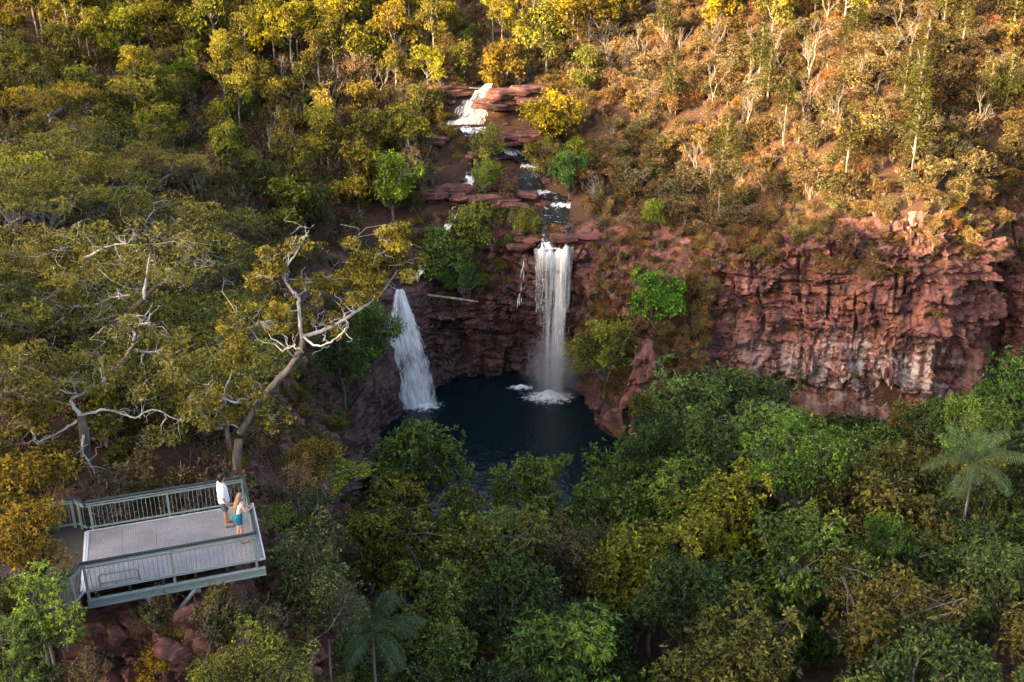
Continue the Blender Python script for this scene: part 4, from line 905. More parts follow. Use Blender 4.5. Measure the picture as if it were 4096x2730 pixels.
BROAD = [make_broadleaf(s_, *a) for s_, a in ((1, (.080, .2, 120, 13, 1.0, .35)), (2, (.085, .22, 112, 12, 1.15, .25)), (3, (.072, .2, 130, 15, .9, .45)), (4, (.095, .17, 100, 12, 1.05, .6)), (5, (.066, .26, 140, 14, 1.0, .1)), (8, (.07, .22, 130, 18, 1.3, .3)), (9, (.09, .2, 110, 10, .8, .4)))]
PADS = [make_pads(s_) for s_ in (11, 12, 13, 14)]
GUMS = [make_gum(s_) for s_ in (21, 22, 23, 24)]
CYPS = [make_cypress(s_) for s_ in (31, 32)]
BARES = [bare_mesh(s_, mt) for s_, mt in ((41, BARK_LIMB), (42, BARK_LIMB), (43, BARK_GREY), (44, BARK_DRY))]
SHR = {k: [make_shrub(q, k, BARK_DRY if k != 'green' else BARK_GREY) for q in range(s0, s0 + 4)] for k, s0 in (('wattle', 51), ('dry', 61), ('green', 71), ('gold', 81))}
PALM = make_palm(91)

def tree(kind, proto, x, y, z0, ztop, R, rz, color, label, group, name=None, trunk=None, near=None):
    """a tree standing at (x, y, z0): trunk, limbs and crown scaled to crown radius R and top ztop"""
    t = tag(empty(name or kind + '_tree', (x, y, z0)), label, 'tree', group)
    if near: t['near'] = near; t['mid'] = float(ztop - z0 - R * .5)
    hb = max(ztop - z0 - proto['h'] * R, .12 * (ztop - z0))
    s_ = min(R, (ztop - z0 - hb) / proto['h'] * 1.15) if ztop - z0 < proto['h'] * R else R
    sc = (R, R, min(R, (ztop - z0 - hb) / proto['h']))
    obj('trunk', trunk or TR_GREY, t, (0, 0, 0), (R * .9, R * .9, hb * 1.0), rz)
    obj('limbs', proto['limbs'], t, (0, 0, hb), sc, rz)
    obj('crown', proto['crown'], t, (0, 0, hb), sc, rz, color)
    return t
def jit(c, r, v=.14): 
    k = 1 + v * r.normal(); return tuple(float(np.clip(a * k * (1 + v * .5 * r.normal()), .004, .8)) for a in c)
# real leaf colours, but DARKG is deepened with shade for the dim lower right
GREEN = (.105, .155, .026); BLUEG = (.085, .135, .036); YELG = (.20, .195, .022); DARKG = (.058, .092, .022); OLIVE = (.170, .150, .024); OLIVD = (.115, .105, .024); GOLD = (.23, .155, .018)
DRYB = (.165, .108, .046); GREYB = (.165, .125, .062); BRIGHT = (.10, .22, .022); TAN = (.24, .16, .07)
def label_zone(px, py):
    z_ = [((1500, 900, 2400, 1500), 'beside the falls')]
    return ''
# image regions that things in front must not cover (pool, falls, cliff, platform): keeps the layout of the real clearing
CLEAR = [np.array(p, float) for p in (
    [(1560, 1180), (1750, 1180), (2080, 1050), (2330, 1020), (2330, 1560), (2390, 1750), (2330, 1950), (2330, 2010), (2240, 1900), (2080, 1800), (1960, 1980), (1880, 1900), (1840, 1750), (1560, 1690)],
    [(2900, 1020), (3560, 850), (3990, 900), (4000, 1580), (3300, 1640), (3080, 1480), (2900, 1450)],
    [(2480, 1330), (2690, 1340), (2660, 1560), (2430, 1660)],
    [(190, 1880), (1090, 1870), (1120, 2480), (300, 2480)],
    [(1750, 340), (2120, 340), (2240, 640), (2270, 960), (2050, 800), (1820, 800), (1780, 560)],
    [(1230, 1680), (1560, 1520), (1640, 1640), (1480, 1760), (1300, 1950)])]
def covers(c, R, tol=.72):
    """does a ball at c with radius R hide part of a clear region"""
    p = proj(c)[0]; d = (np.asarray(c) - CAM) @ FW; rp = R * FPX / d * tol
    a = np.arange(8) * math.pi / 4; Q = np.vstack([[p], p + rp * np.stack([np.cos(a), np.sin(a)], 1)])
    return any(inside(Q, c_).any() for c_ in CLEAR)
def behind(c):
    """is the point hidden behind the terrain"""
    d = np.asarray(c) - CAM; L = np.linalg.norm(d); h = BVH.ray_cast(Vector(CAM), Vector(d / L)); return h[0] is not None and h[3] < L - 1.5
PLACED = []
def free(x, y, rad):
    if not PLACED: return True
    A = np.array(PLACED); return bool((((x - A[:, 0]) ** 2 + (y - A[:, 1]) ** 2) > (rad + A[:, 2]) ** 2 * .45).all())
# ------------------------------------------------------------------ the crooked trees behind the platform
def smooth_line(P, n=6):
    P = np.array(P, float); Q = np.vstack([2 * P[0] - P[1], P, 2 * P[-1] - P[-2]]); o = []
    for i in range(1, len(Q) - 2):
        t = (np.arange(n) / n)[:, None]; a, b, c, d = Q[i - 1:i + 3]
        o.append(.5 * (2 * b + (c - a) * t + (2 * a - 5 * b + 4 * c - d) * t ** 2 + (3 * b - a - 3 * c + d) * t ** 3))
    return np.vstack(o + [P[-1][None]])
def crooked_tree(label, trunk, limbs, pads, color, seed, fine=.11, tw=1.0):
    """trunk / limbs: (points (px, py, y), r0, r1) measured off the place; pads: (px, py, radius px, y, flat)"""
    r = rngs(seed); W = lambda q: at(*q); b0 = W(trunk[0][0]); b0[2] = drop(b0[0], b0[1]) - .1
    t = tag(empty('crooked_tree', tuple(b0)), label, 'tree', 'crooked trees behind the platform')
    m = MB(); ends = []
    P = smooth_line([b0] + [W(q) for q in trunk[0][1:]]) - b0; m.tube(P + r.normal(size=P.shape) * .012, np.linspace(trunk[1], trunk[2], len(P)), 10); obj('trunk', m.mesh('trunk', BARK_GREY, True), t)
    allp = [P]
    for pts, r0, r1 in limbs:
        m = MB(); Q = smooth_line([W(q) for q in pts]) - b0; m.tube(Q + r.normal(size=Q.shape) * .015, np.linspace(r0, r1, len(Q)), 7); allp.append(Q)
        for k in range(max(4, len(Q) // 2)):
            i = int(r.integers(len(Q) // 3, len(Q))); e = Q[i] + sph(r, 1)[0] * r.uniform(.3, .9) + [0, 0, .15]; m.tube(wiggle(r, Q[i], e, 7, .28), np.linspace(r1 * .9, .006, 7), 4, cap=False)
        obj('limb', m.mesh('limb', BARK_PALE, True), t)
    A = np.concatenate(allp); m = MB(); lobes = []
    for px, py, rp, y, fl in pads:
        c = W((px, py, y)) - b0; R = rp * y / .93 / FPX; near = A[np.argmin(np.linalg.norm(A - c, axis=1))]
        m.tube(wiggle(r, near, c, 8, .16), np.linspace(.03, .008, 8), 4, cap=False)
        for k in range(9):
            q = c + r.normal(size=3) * R * np.array([.7, .6, .3]); lobes.append((q, R * r.uniform(.2, .42))); m.tube(wiggle(r, c + r.normal(size=3) * R * .2, q, 6, .25), np.linspace(.014, .005, 6), 3, cap=False)
        for k in range(3): m.tube(wiggle(r, c, c + r.normal(size=3) * R * .9, 7, .35), np.linspace(.012, .004, 7), 3, cap=False)
    obj('twigs', m.mesh('twigs', BARK_PALE, True), t)['kind'] = 'stuff'
    P, D, T = lobe_tips(r, lobes, 40, flat=.55, jitter=.22); obj('crown', leaf_mesh('crown', [leaf_arrays(P, D, 10, fine, fine * .15, 1.25, 0, r, clump=T, tvar=.2)]), t, color=color)
    PLACED.append((b0[0], b0[1], 1.5)); return t
crooked_tree('large crooked tree with grey trunk rising behind the person in white', ([(935, 1900, 32.6), (955, 1760, 32.8), (1010, 1650, 33), (1075, 1560, 33.2), (1160, 1470, 33.4), (1205, 1390, 33.5), (1210, 1345, 33.5)],  .165, .09),
    [([(1210, 1345, 33.5), (1300, 1320, 33.8), (1400, 1262, 34.2), (1500, 1195, 34.8), (1565, 1120, 35.2), (1610, 1040, 35.5)], .085, .02),
     ([(1205, 1350, 33.5), (1195, 1230, 33.2), (1192, 1190, 33), (1150, 1140, 33), (1142, 1080, 33.2), (1190, 1000, 33.4), (1215, 950, 33.5)], .07, .02),
     ([(1050, 1600, 33.2), (960, 1610, 32.6), (860, 1592, 32.2), (800, 1618, 32)], .06, .02), ([(1000, 1670, 33), (930, 1640, 33.4), (900, 1600, 33.6)], .05, .015),
     ([(1215, 1350, 33.4), (1270, 1385, 32.9), (1350, 1350, 32.6), (1388, 1300, 32.5), (1375, 1265, 32.5)], .045, .015), ([(1180, 1430, 33.4), (1150, 1400, 33), (1180, 1380, 32.9)], .04, .02)],
    [(1560, 960, 85, 35.4, 1), (1500, 1035, 100, 35, 1), (1425, 1080, 85, 34.8, 1), (1335, 1130, 70, 34.6, 1), (1490, 1120, 80, 34.5, 1), (1600, 1030, 60, 35.6, 1), (1255, 1300, 62, 33.8, 1), (1185, 985, 62, 33.5, 1), (1100, 1050, 70, 33.4, 1), (1060, 1115, 60, 33, 1), (1235, 1130, 55, 33.6, 1), (1400, 1190, 60, 34.2, 1), (1050, 1300, 75, 33.2, 1), (1130, 1230, 60, 33.5, 1), (1010, 1570, 60, 33, 1), (870, 1690, 70, 32.4, 1), (1080, 1680, 60, 33.2, 1), (800, 1570, 70, 32, 1), (930, 1400, 80, 33.4, 1), (960, 1270, 70, 33.6, 1)], (.27, .225, .036), 401)
crooked_tree('crooked pale-limbed tree left of the one behind the person in white', ([(345, 1850, 31.8), (335, 1730, 31.9), (322, 1665, 32)], .20, .13),
    [([(322, 1665, 32), (290, 1600, 32.2), (395, 1540, 32.6), (500, 1430, 33), (540, 1350, 33.3), (530, 1310, 33.4), (600, 1290, 33.6)], .075, .02), ([(315, 1680, 32), (250, 1722, 31.6), (150, 1770, 31.2), (138, 1735, 31)], .05, .015),
     ([(330, 1660, 32), (430, 1640, 32.2), (540, 1670, 32), (610, 1640, 31.8), (720, 1682, 31.6)], .05, .015), ([(335, 1730, 31.9), (330, 1800, 31.2), (380, 1890, 30.8)], .05, .02), ([(540, 1400, 33), (620, 1410, 33.2), (700, 1370, 33.6)], .05, .02)],
    [(300, 1530, 100, 32.6, 1), (180, 1600, 110, 32, 1), (420, 1460, 100, 33, 1), (560, 1520, 95, 32.4, 1), (680, 1480, 110, 32.6, 1), (100, 1690, 90, 31.4, 1), (760, 1600, 90, 31.8, 1), (620, 1330, 90, 33.6, 1), (470, 1330, 80, 33.4, 1), (200, 1480, 100, 32.8, 1), (640, 1750, 70, 31.6, 1), (80, 1530, 90, 32.4, 1)], (.23, .205, .045), 402)
crooked_tree('leaning tree with a long pale diagonal trunk above the platform', ([(290, 1560, 39.6), (350, 1405, 39), (460, 1310, 39), (560, 1210, 39.2), (620, 1150, 39.4), (700, 1110, 39.6)], .17, .06),
    [([(575, 1200, 39.2), (590, 1090, 39.4), (600, 1010, 39.6)], .08, .02), ([(640, 1145, 39.4), (720, 1050, 40), (760, 1020, 40.2)], .06, .02), ([(300, 1230, 39.4), (380, 1220, 39), (450, 1190, 38.8), (520, 1180, 38.6)], .06, .02), ([(330, 1040, 39.8), (420, 990, 39.6), (500, 975, 39.4)], .07, .02)],
    [(620, 1000, 110, 39.8, 1), (760, 960, 110, 40.4, 1), (480, 1060, 120, 39.4, 1), (350, 1120, 120, 39.2, 1), (250, 1010, 120, 39.8, 1), (700, 1080, 90, 39.4, 1), (400, 1250, 110, 38.6, 1), (200, 1200, 110, 38.8, 1), (90, 1130, 110, 39, 1), (330, 930, 110, 40, 1), (820, 1060, 80, 40, 1), (120, 1330, 110, 38, 1), (540, 930, 90, 40.2, 1)], (.235, .21, .045), 403)

# ------------------------------------------------------------------ rocks
def rock_mesh(name, seed, dims, nf=16, sub=4, slab=False, rough_=.13):
    """faceted stone: the hull of random planes, chipped by noise"""
    r = rngs(seed); bm = bmesh.new(); bmesh.ops.create_icosphere(bm, subdivisions=sub, radius=1); V = np.array([v.co[:] for v in bm.verts]); F = np.array([[v.index for v in f.verts] for f in bm.faces]); bm.free()
    if slab:
        a = r.uniform(0, .5); N = np.array([(math.cos(a + k * math.pi / 2), math.sin(a + k * math.pi / 2), r.normal() * .08) for k in range(4)] + [(.05, .03, 1), (.04, -.05, -1)] + [tuple(sph(r, 1)[0]) for _ in range(5)]); D = np.concatenate([r.uniform(.7, .9, 4), [.62, .62], r.uniform(.8, 1.0, 5)])
    else: N = sph(r, nf); D = r.uniform(.6, .95, nf)
    N = nrm(N); q = V @ N.T; k = np.where(q > .05, D / np.maximum(q, .05), 9).min(1); V = V * np.minimum(k, 1.15)[:, None]
    V = V + V * (rough_ * (fbm(V * 3 + seed, 4, seed) - .5) * 2)[:, None]; V[:, 2] += .03 * np.sin(V[:, 2] * 22)
    return mesh_from(name, V * dims, F, ROCK)
r = rngs(500)
sp = at(2555, 1480, 80.5); zb = drop(sp[0], sp[1])
t = tag(empty('rock_spire', (sp[0], sp[1], zb)), 'pointed red rock spire standing at the right bank of the pool', 'rock')
m = MB(); rings = []
for k, zz in enumerate(np.linspace(-2.5, 1, 26)):
    h_ = (zz + 2.5) / 3.5; cx = -1.1 * h_ * h_; w = 2.3 * (1 - h_) ** .75 + .15
    a = np.arange(28) * 2 * math.pi / 28; rr = w * (1 + .22 * np.sign(np.sin(a * 2.5 + 1)) * np.abs(np.sin(a * 2.5 + 1)) ** .5); zr = zz * 2.1
    Pp = np.stack([cx + rr * np.cos(a), .75 * rr * np.sin(a), np.full(28, zr)], 1); Pp = Pp + .7 * facet(Pp, (1.3, 1.3, .9), 57)[:, None] * np.array([.7, .7, .1]) + .42 * (fbm(Pp * 1.3 + 3, 4, 55) - .5)[:, None] * np.array([1.4, 1.4, .3]) + .16 * (hsh(np.full(28, k // 3), np.arange(28) // 4, np.zeros(28)) - .5)[:, None] * [1, 1, 0]; rings.append(Pp)
m.loft(rings); obj('stone', m.mesh('stone', ROCK), t, (1.3, 0, 9.4 - zb - 2.1 * 1.1), (1.0, .95, 1.1))
for k, (dx, dy, s_) in enumerate(((2.0, -.3, (1.6, 1.3, 2.6)), (3.2, -.2, (1.4, 1.2, 1.6)), (-1.7, -.8, (1.3, 1.0, 1.2)), (.6, -1.4, (1.3, 1.1, 1.3)))):
    obj('stone', rock_mesh('stone', 510 + k, s_), t, (dx, dy, 2.2 - .5 * k), None, k * 1.1)
BOULD = [rock_mesh('boulder', 520 + k, (1, .8, .7)) for k in range(5)]
def boulder(p, s_, lab, grp, k, sink=.3):
    tag(obj('boulder', BOULD[k % 5], None, (p[0], p[1], p[2] + s_ * .7 - s_ * sink * 1.4), (s_, s_, s_), k * 1.3), lab, 'boulder', grp)
for k, (px, py, s_, lab) in enumerate(((560, 2500, .55, 'rust-red boulder under the platform\'s brace'), (760, 2480, .45, 'angular orange boulder right of the platform\'s brace'), (830, 2560, .5, 'upright orange-pink boulder at the cliff below the platform'), (930, 2440, .4, 'reddish boulder under the platform\'s outer end'), (470, 2560, .4, 'dark boulder in the twigs below the platform'), (690, 2620, .55, 'black-stained boulder at the bottom edge below the platform'), (2400, 1640, 1.0, 'broad red boulder at the waterline right of the pool'), (2480, 1610, .9, 'red boulder leaning on the spire\'s foot'), (1790, 1575, .6, 'grey boulder at the waterline beside the fanning fall'), (1900, 1540, .5, 'small dark boulder on the pool\'s far shore'))):
    boulder(hit(px, py), s_, lab, 'boulders', k)
SLAB = [rock_mesh('slab', 540 + k, (1, .75, .3), slab=True) for k in range(5)]
def ledge(px, py, n, size, lab, spread=(2.2, .8, 1.2)):
    p = hit(px, py); t = tag(empty('rock_ledge', tuple(p)), lab, 'rock', 'ledges along the creek')
    for k in range(n): 
        s_ = size * r.uniform(.6, 1.2); obj('slab', SLAB[int(r.integers(5))], t, (r.normal() * spread[0] * .6, r.normal() * spread[1] * .7, spread[2] * (k / n) - .3), (s_ * 1.25, s_, s_ * r.uniform(.7, 1.2)), r.normal() * .35)
for a_ in ((1830, 800, 16, 1.6, 'layered pink-brown ledge above the fanning fall', (3.6, 1.0, 1.8)), (2040, 830, 11, 1.2, 'stepped red ledge between creek and tall fall', (2.4, 1.0, 1.6)), (2060, 430, 16, 2.0, 'dark red bedrock shelf right of the upper cascade', (4.2, 1.4, 2.4)), (2120, 560, 9, 1.3, 'reddish bedrock step below the upper cascade', (2.6, 1, 1.0)), (2330, 960, 8, 1.2, 'orange slab beside the lip of the tall fall', (1.8, .8, 1)), (2130, 970, 8, 1.1, 'broken ledge left of the tall fall\'s lip', (1.6, .8, 1)), (1690, 560, 9, 1.5, 'brown bedrock left of the creek\'s bend', (2.6, 1.6, .7)), (1780, 400, 8, 1.4, 'dark rocks at the left of the upper cascade', (1.4, .8, 2)), (1960, 620, 7, 1.0, 'low ledge between two creek channels', (2, 1, .6))): ledge(*a_)
for L in CREEK_PTS[1:]:
    for (x0, y0, w0), (x1, y1, w1) in zip(L[:-1], L[1:]):
        d_ = nrm(np.array([x1 - x0, y1 - y0])); 
        for k in range(3 if w0 > .8 else 1):
            f_ = r.random(); sg = -1 if r.random() < .5 else 1; w_ = (w0 + (w1 - w0) * f_) * r.uniform(.75, 1.15); x, y = x0 + (x1 - x0) * f_ - d_[1] * w_ * sg, y0 + (y1 - y0) * f_ + d_[0] * w_ * sg
            sz = r.uniform(.28, .7); o = tag(obj('boulder', (BOULD + SLAB)[int(r.integers(10))], None, (x, y, drop(x, y) + sz * .15), (sz, sz, sz * .8), r.uniform(0, 6)), 'red-brown boulder in the creek', 'boulder', 'boulders in the creek'); o['near'] = 'red-brown creek boulder'; o['mid'] = 0.0
# fallen log on the ledge between the falls
a_, b_ = hit(1708, 1178), hit(1912, 1208); y_ = min(a_[1], b_[1]) - .35; a_, b_ = at(1708, 1178, y_ + .1), at(1912, 1208, y_); m = MB(); P = wiggle(rngs(8), a_, b_, 12, .015); m.tube(P, np.linspace(.14, .10, 12), 9)
tag(obj('fallen_log', m.mesh('fallen_log', BARK_LIMB, True)), 'bare pale log lying across the ledge between the falls', 'log')

# ------------------------------------------------------------------ bushes close to the platform
OPEN = make_broadleaf(6, .06, .30, 62, 12, 1.0, .2, 6); FERN = make_broadleaf(7, .16, .12, 26, 9, .9, .6, 9, 1.5)
def bush(px, py, rp, y, proto, col, lab, grp='bushes around the platform', nm='bush', trunk=None, dz=0):
    p = at(px, py, y); R = rp * (p - CAM) @ FW / FPX; z0 = drop(p[0], p[1]); PLACED.append((p[0], p[1], R * .6))
    t = tree('bush', proto, p[0], p[1], min(z0, p[2] - R), p[2], R, px * .01, col, lab, grp, name=nm, trunk=trunk); t['category'] = 'bush'; return t
bush(40, 1840, 215, 27.5, BROAD[3], (.20, .135, .016), 'big golden-brown bush at the left edge beside the path')
bush(-60, 2050, 190, 26.5, BROAD[0], (.17, .12, .016), 'golden bush cut off by the left edge above the path')
bush(90, 2030, 170, 23.6, BROAD[3], (.21, .14, .016), 'golden-brown bush hanging over the near edge of the path')
bush(60, 2640, 150, 20.2, FERN, (.10, .14, .03), 'dark feathery bush at the bottom edge, left corner')
bush(330, 2600, 110, 20.6, OPEN, (.15, .11, .05), 'brown open bush at the bottom edge below the path')
bush(20, 2330, 120, 22.2, BROAD[5], (.13, .13, .024), 'olive bush in front of the path railing at the left edge')
bush(2600, 1560, 85, 79, BROAD[4], (.12, .13, .022), 'yellow-green bush against the front of the rock spire', 'trees that stand apart')
bush(120, 2290, 125, 21.6, FERN, (.17, .24, .03), 'bright green feathery-leaved bush in front of the path railing')
bush(220, 2440, 110, 21, FERN, (.19, .25, .03), 'lime-green feathery bush low in the left corner')
bush(40, 2480, 130, 20.6, FERN, (.11, .16, .03), 'dull green feathery bush in the bottom left corner')
bush(1000, 2500, 150, 22.6, OPEN, (.17, .19, .025), 'open yellow-green bush below the platform\'s outer end')
bush(860, 2620, 130, 21.4, OPEN, (.16, .17, .025), 'thin yellow-leaved bush at the bottom edge below the platform')
bush(1120, 2620, 150, 21.8, OPEN, (.13, .15, .03), 'grey-green bush on the cliff edge at the bottom')
bush(1190, 2130, 200, 27.5, OPEN, (.105, .125, .04), 'grey-green open tree with tangled twigs right of the platform', nm='open_tree')
bush(1290, 2280, 170, 26.5, OPEN, (.095, .115, .038), 'lower grey-green open tree beside the platform\'s corner', nm='open_tree')
bush(1080, 2020, 80, 30, OPEN, (.12, .17, .03), 'small green bush touching the platform\'s far corner')
bush(700, 1900, 120, 30.6, BROAD[0], (.075, .075, .014), 'dark olive bush behind the far railing')
bush(500, 1960, 100, 30.2, OPEN, (.15, .125, .022), 'yellowing bush behind the far railing\'s left half')
bush(360, 1990, 90, 30, BROAD[4], (.13, .11, .02), 'small olive bush at the corner of platform and path')
bush(1250, 1760, 100, 36, BROAD[3], (.19, .14, .022), 'golden bush on the cliff edge beyond the platform')
bush(1180, 1850, 80, 33, OPEN, (.24, .16, .07), 'dry tan bush at the cliff edge beyond the platform')
for k, (px, py, hpx, mi, lab) in enumerate(((650, 2560, 240, 2, 'leafless grey twig bush under the platform'), (400, 2420, 200, 3, 'bare twig bush at the platform\'s near corner'), (820, 2680, 220, 2, 'leafless shrub at the bottom edge'), (560, 1850, 180, 0, 'leafless white-stemmed shrub behind the platform'), (760, 1880, 170, 2, 'tangled bare shrub behind the far railing'), (130, 1800, 190, 2, 'leafless grey sapling on the dark slope at left'))):
    p = hit(px, py); h = hpx * ((p - CAM) @ FW) / FPX * 1.1; t = tag(empty('bare_shrub', tuple(p)), lab, 'shrub', 'leafless shrubs near the platform'); obj('branches', BARES[mi], t, None, (h, h, h), k * 1.3)
# ------------------------------------------------------------------ trees of the gorge floor
GL = 'rainforest trees on the gorge floor'
HERO = [  # crown top px, py, radius px, distance y, mesh, colour, what it looks like
 (1670, 1690, 170, 61, 0, GREEN, 'round pale green rainforest tree whose crown overlaps the near edge of the pool'),
 (2130, 1815, 125, 60, 1, GREEN, 'small green rainforest tree in front of the pool\'s outlet'),
 (1290, 1915, 140, 52, 3, YELG, 'bright yellow-green tree at the foot of the dark left wall'),
 (1640, 1960, 230, 55, 4, OLIVE, 'dense olive tree directly below the tree at the pool\'s edge'),
 (1830, 2080, 260, 47, 4, (.14, .145, .024), 'broad olive tree in the middle of the gorge floor'),
 (2290, 2120, 170, 49, 2, (.09, .075, .028), 'brownish olive tree among green crowns below the pool'),
 (2620, 2080, 210, 49, 1, YELG, 'tall yellow-green tree rising right of the brownish one'),
 (2790, 1490, 215, 74, 2, BLUEG, 'big blue-green tree below the rock spire'),
 (2520, 1760, 170, 66, 0, GREEN, 'green tree overhanging the right bank of the pool'),
 (3080, 1680, 240, 65, 4, BLUEG, 'wide grey-green tree below the red cliff\'s left end'),
 (3010, 1490, 170, 77, 2, DARKG, 'dark green tree tucked against the foot of the red cliff'),
 (2730, 1850, 190, 57, 3, GREEN, 'green tree with hanging leaves in the middle of the right bank'),
 (2900, 1900, 170, 54, 1, YELG, 'narrow yellow-green tree among darker crowns'),
 (3230, 2060, 230, 48, 2, GREEN, 'large green tree of two merged domes on the right gorge floor'),
 (3500, 1880, 210, 56, 3, OLIVD, 'loose olive tree below the white-stained cliff'),
 (3560, 2280, 230, 40, 4, (.10, .085, .022), 'gold-tinged open tree with bare limbs showing, lower right'),
 (3900, 2150, 230, 46, 0, DARKG, 'dark round tree at the right edge below the palm'),
 (2250, 2500, 260, 36, 3, GREEN, 'fresh green tree with drooping tips at the bottom centre'),
 (2960, 2480, 240, 36, 1, OLIVD, 'olive tree with pale tips at the bottom right of centre'),
 (1370, 2600, 200, 33, 4, DARKG, 'dark leafy tree at the bottom edge left of the palm'),
 (3750, 2560, 240, 34, 0, DARKG, 'very dark tree in the lower right corner'),
 (1180, 2130, 170, 38, 0, DARKG, 'dark green tree hugging the cliff right of the platform'),
 (2780, 2250, 190, 43, 0, DARKG, 'dark green tree behind the olive one at lower right'),
 (1840, 2000, 150, 53, 5, (.13, .155, .024), 'fresh green crown in the notch below the pool'),
 (2060, 2040, 150, 51, 2, (.12, .15, .026), 'round green crown under the small tree at the pool\'s outlet'),
 (1480, 2060, 160, 48, 0, YELG, 'yellow-green crown below the bright tree under the left wall'),
 (2400, 1960, 140, 56, 6, GREEN, 'flat green crown at the near right corner of the pool'),
 (1700, 2330, 170, 38, 1, (.11, .135, .026), 'green crown right above the bottom palm'),
 (2050, 2270, 200, 42, 0, DARKG, 'dusky green tree above the fresh green one at bottom centre')]
rg = rngs(100)
for px, py, rp, y, mi, col, lab in HERO:
    p = at(px, py, y); R = 1.2 * rp * (p - CAM) @ FW / FPX; z0 = drop(p[0], p[1]); PLACED.append((p[0], p[1], R))
    tree('rainforest', BROAD[mi], p[0], p[1], max(z0, -.6), p[2], R, rg.uniform(0, 6.28), jit(col, rg, .05), lab, GL)
n = 0
for k in range(1500):
    x, y = rg.uniform(-4, 48), rg.uniform(20, 79); R = rg.uniform(1.8, 3.9)
    if not in_gorge(x, y) or not free(x, y, R * .92): continue
    z0 = drop(x, y); zt = z0 + rg.uniform(5.5, 13) - 2.0 * max(0, (y - 55) / 25); 
    if z0 < -.3 or (x < 13 and y > 66): continue
    c = np.array([x, y, zt - R]); p = proj(c)[0]
    if not (-250 < p[0] < 4350 and p[1] < 3050) or covers(c, R): continue
    PLACED.append((x, y, R)); mi = int(rg.integers(7)); col = [GREEN, DARKG, BLUEG, OLIVD, GREEN, DARKG][int(rg.integers(6))]
    word = {GREEN: 'mid green', DARKG: 'dark green', BLUEG: 'blue-green', OLIVD: 'dull olive', OLIVE: 'olive'}[col]
    zone = 'near the bottom edge' if p[1] > 2300 else 'below the red cliff' if p[0] > 2700 else 'downstream of the pool'
    tree('rainforest', BROAD[mi], x, y, z0, zt, R, rg.uniform(0, 6.28), jit(col, rg), f'{word} rainforest tree in the closed canopy {zone}', f'{word} canopy trees', near=f'{word} canopy tree'); n += 1
print('gorge trees', n)
# palms
for px, py, y, s_, lab in ((1490, 2530, 31, 2.1, 'feathery palm with arching fronds at the bottom edge below the platform'), (3900, 1850, 53, 3.0, 'tall feathery palm standing above the canopy at the right edge')):
    p = at(px, py, y); z0 = drop(p[0], p[1]); t = tag(empty('palm_tree', (p[0], p[1], z0)), lab, 'palm', 'palms')
    obj('trunk', TR_GREY, t, (0, 0, 0), (1.6, 1.6, p[2] - z0))
    for f in PALM: obj('frond', f, t, (0, 0, p[2] - z0), (s_, s_, s_), rg.uniform(0, .3), jit((.065, .10, .04), rg, .1))

# ------------------------------------------------------------------ plateau and slopes
def scatter(nmax, tries, box, kind_fn, seed):
    r = rngs(seed); c = 0
    for k in range(tries):
        if c >= nmax: break
        x = r.uniform(box[0], box[1]); y = r.uniform(box[2], box[3])
        if kind_fn(r, x, y): c += 1
    return c
def on_hill(x, y): return not in_gorge(x, y)
def in_creek(x, y):
    return (abs(x - np.interp(y, [92, 98, 104, 109, 113, 116, 122], [4, 4.4, 4.6, 2.3, 1.5, -2.6, -2.6])) < np.interp(y, [92, 110, 122], [2.6, 3.0, 5.5]) and 90 < y < 124) or (abs(x - np.interp(y, [93, 101, 107, 114], [-10, -6, -4.9, -3.4])) < 1.6 and 92 < y < 115)
def on_path(x, y):
    q = np.array([x, y]) - PO[:2]; u = q @ PU[:2]; v = q @ PV[:2]; return -12 < u < 6.5 and -1.6 < v < PW_ + 1.4
def pad_tree(r, x, y):
    R = r.uniform(1.8, 3.0); 
    if not on_hill(x, y) or in_creek(x, y) or on_path(x, y) or not free(x, y, R * .78): return False
    z0 = drop(x, y); zt = z0 + r.uniform(3.6, 6.0); c = np.array([x, y, zt - .5]); p = proj(c)[0]
    if not (-250 < p[0] < 4300 and -200 < p[1] < 1950) or covers(c, R) or behind(c): return False
    PLACED.append((x, y, R)); col = [(.255, .215, .042), (.215, .19, .042), (.20, .185, .048), (.17, .165, .036)][int(r.integers(4))]
    zone = 'behind the platform' if y < 45 else 'on the left plateau'
    tree('flat_topped', PADS[int(r.integers(4))], x, y, z0, zt, R, r.uniform(0, 6.28), jit(col, r, .1), f'flat-topped olive tree with pale crooked limbs {zone}', f'flat-topped olive trees', trunk=TR_GREY, near='flat-topped olive tree'); return True
def gum_tree(r, x, y):
    R = r.uniform(1.9, 3.1)
    if not on_hill(x, y) or in_creek(x, y) or on_path(x, y) or not free(x, y, R * .6): return False
    if x > 7 and (y < 112 or r.random() < .45): return False
    z0 = drop(x, y); zt = z0 + (r.uniform(6.5, 10.5) if y > 125 else r.uniform(4.8, 7.5)); c = np.array([x, y, zt - R]); p = proj(c)[0]
    if not (-100 < p[0] < 4200 and -130 < p[1] < 1200) or covers(c, R) or behind(c): return False
    PLACED.append((x, y, R * .7)); col = [(.20, .17, .02), (.13, .13, .025), YELG, (.17, .14, .025)][int(r.integers(4))]
    zone = 'on the far left hill' if x < -14 else 'beyond the upper cascade' if x < 10 else 'on the top of the right hill'
    tree('eucalypt', GUMS[int(r.integers(4))], x, y, z0, zt, R, r.uniform(0, 6.28), jit(col, r, .12), f'slender eucalypt with loose yellow-green leaf clumps {zone}', f'slender eucalypts', trunk=TR_PALE, near='slender yellow-green eucalypt'); return True
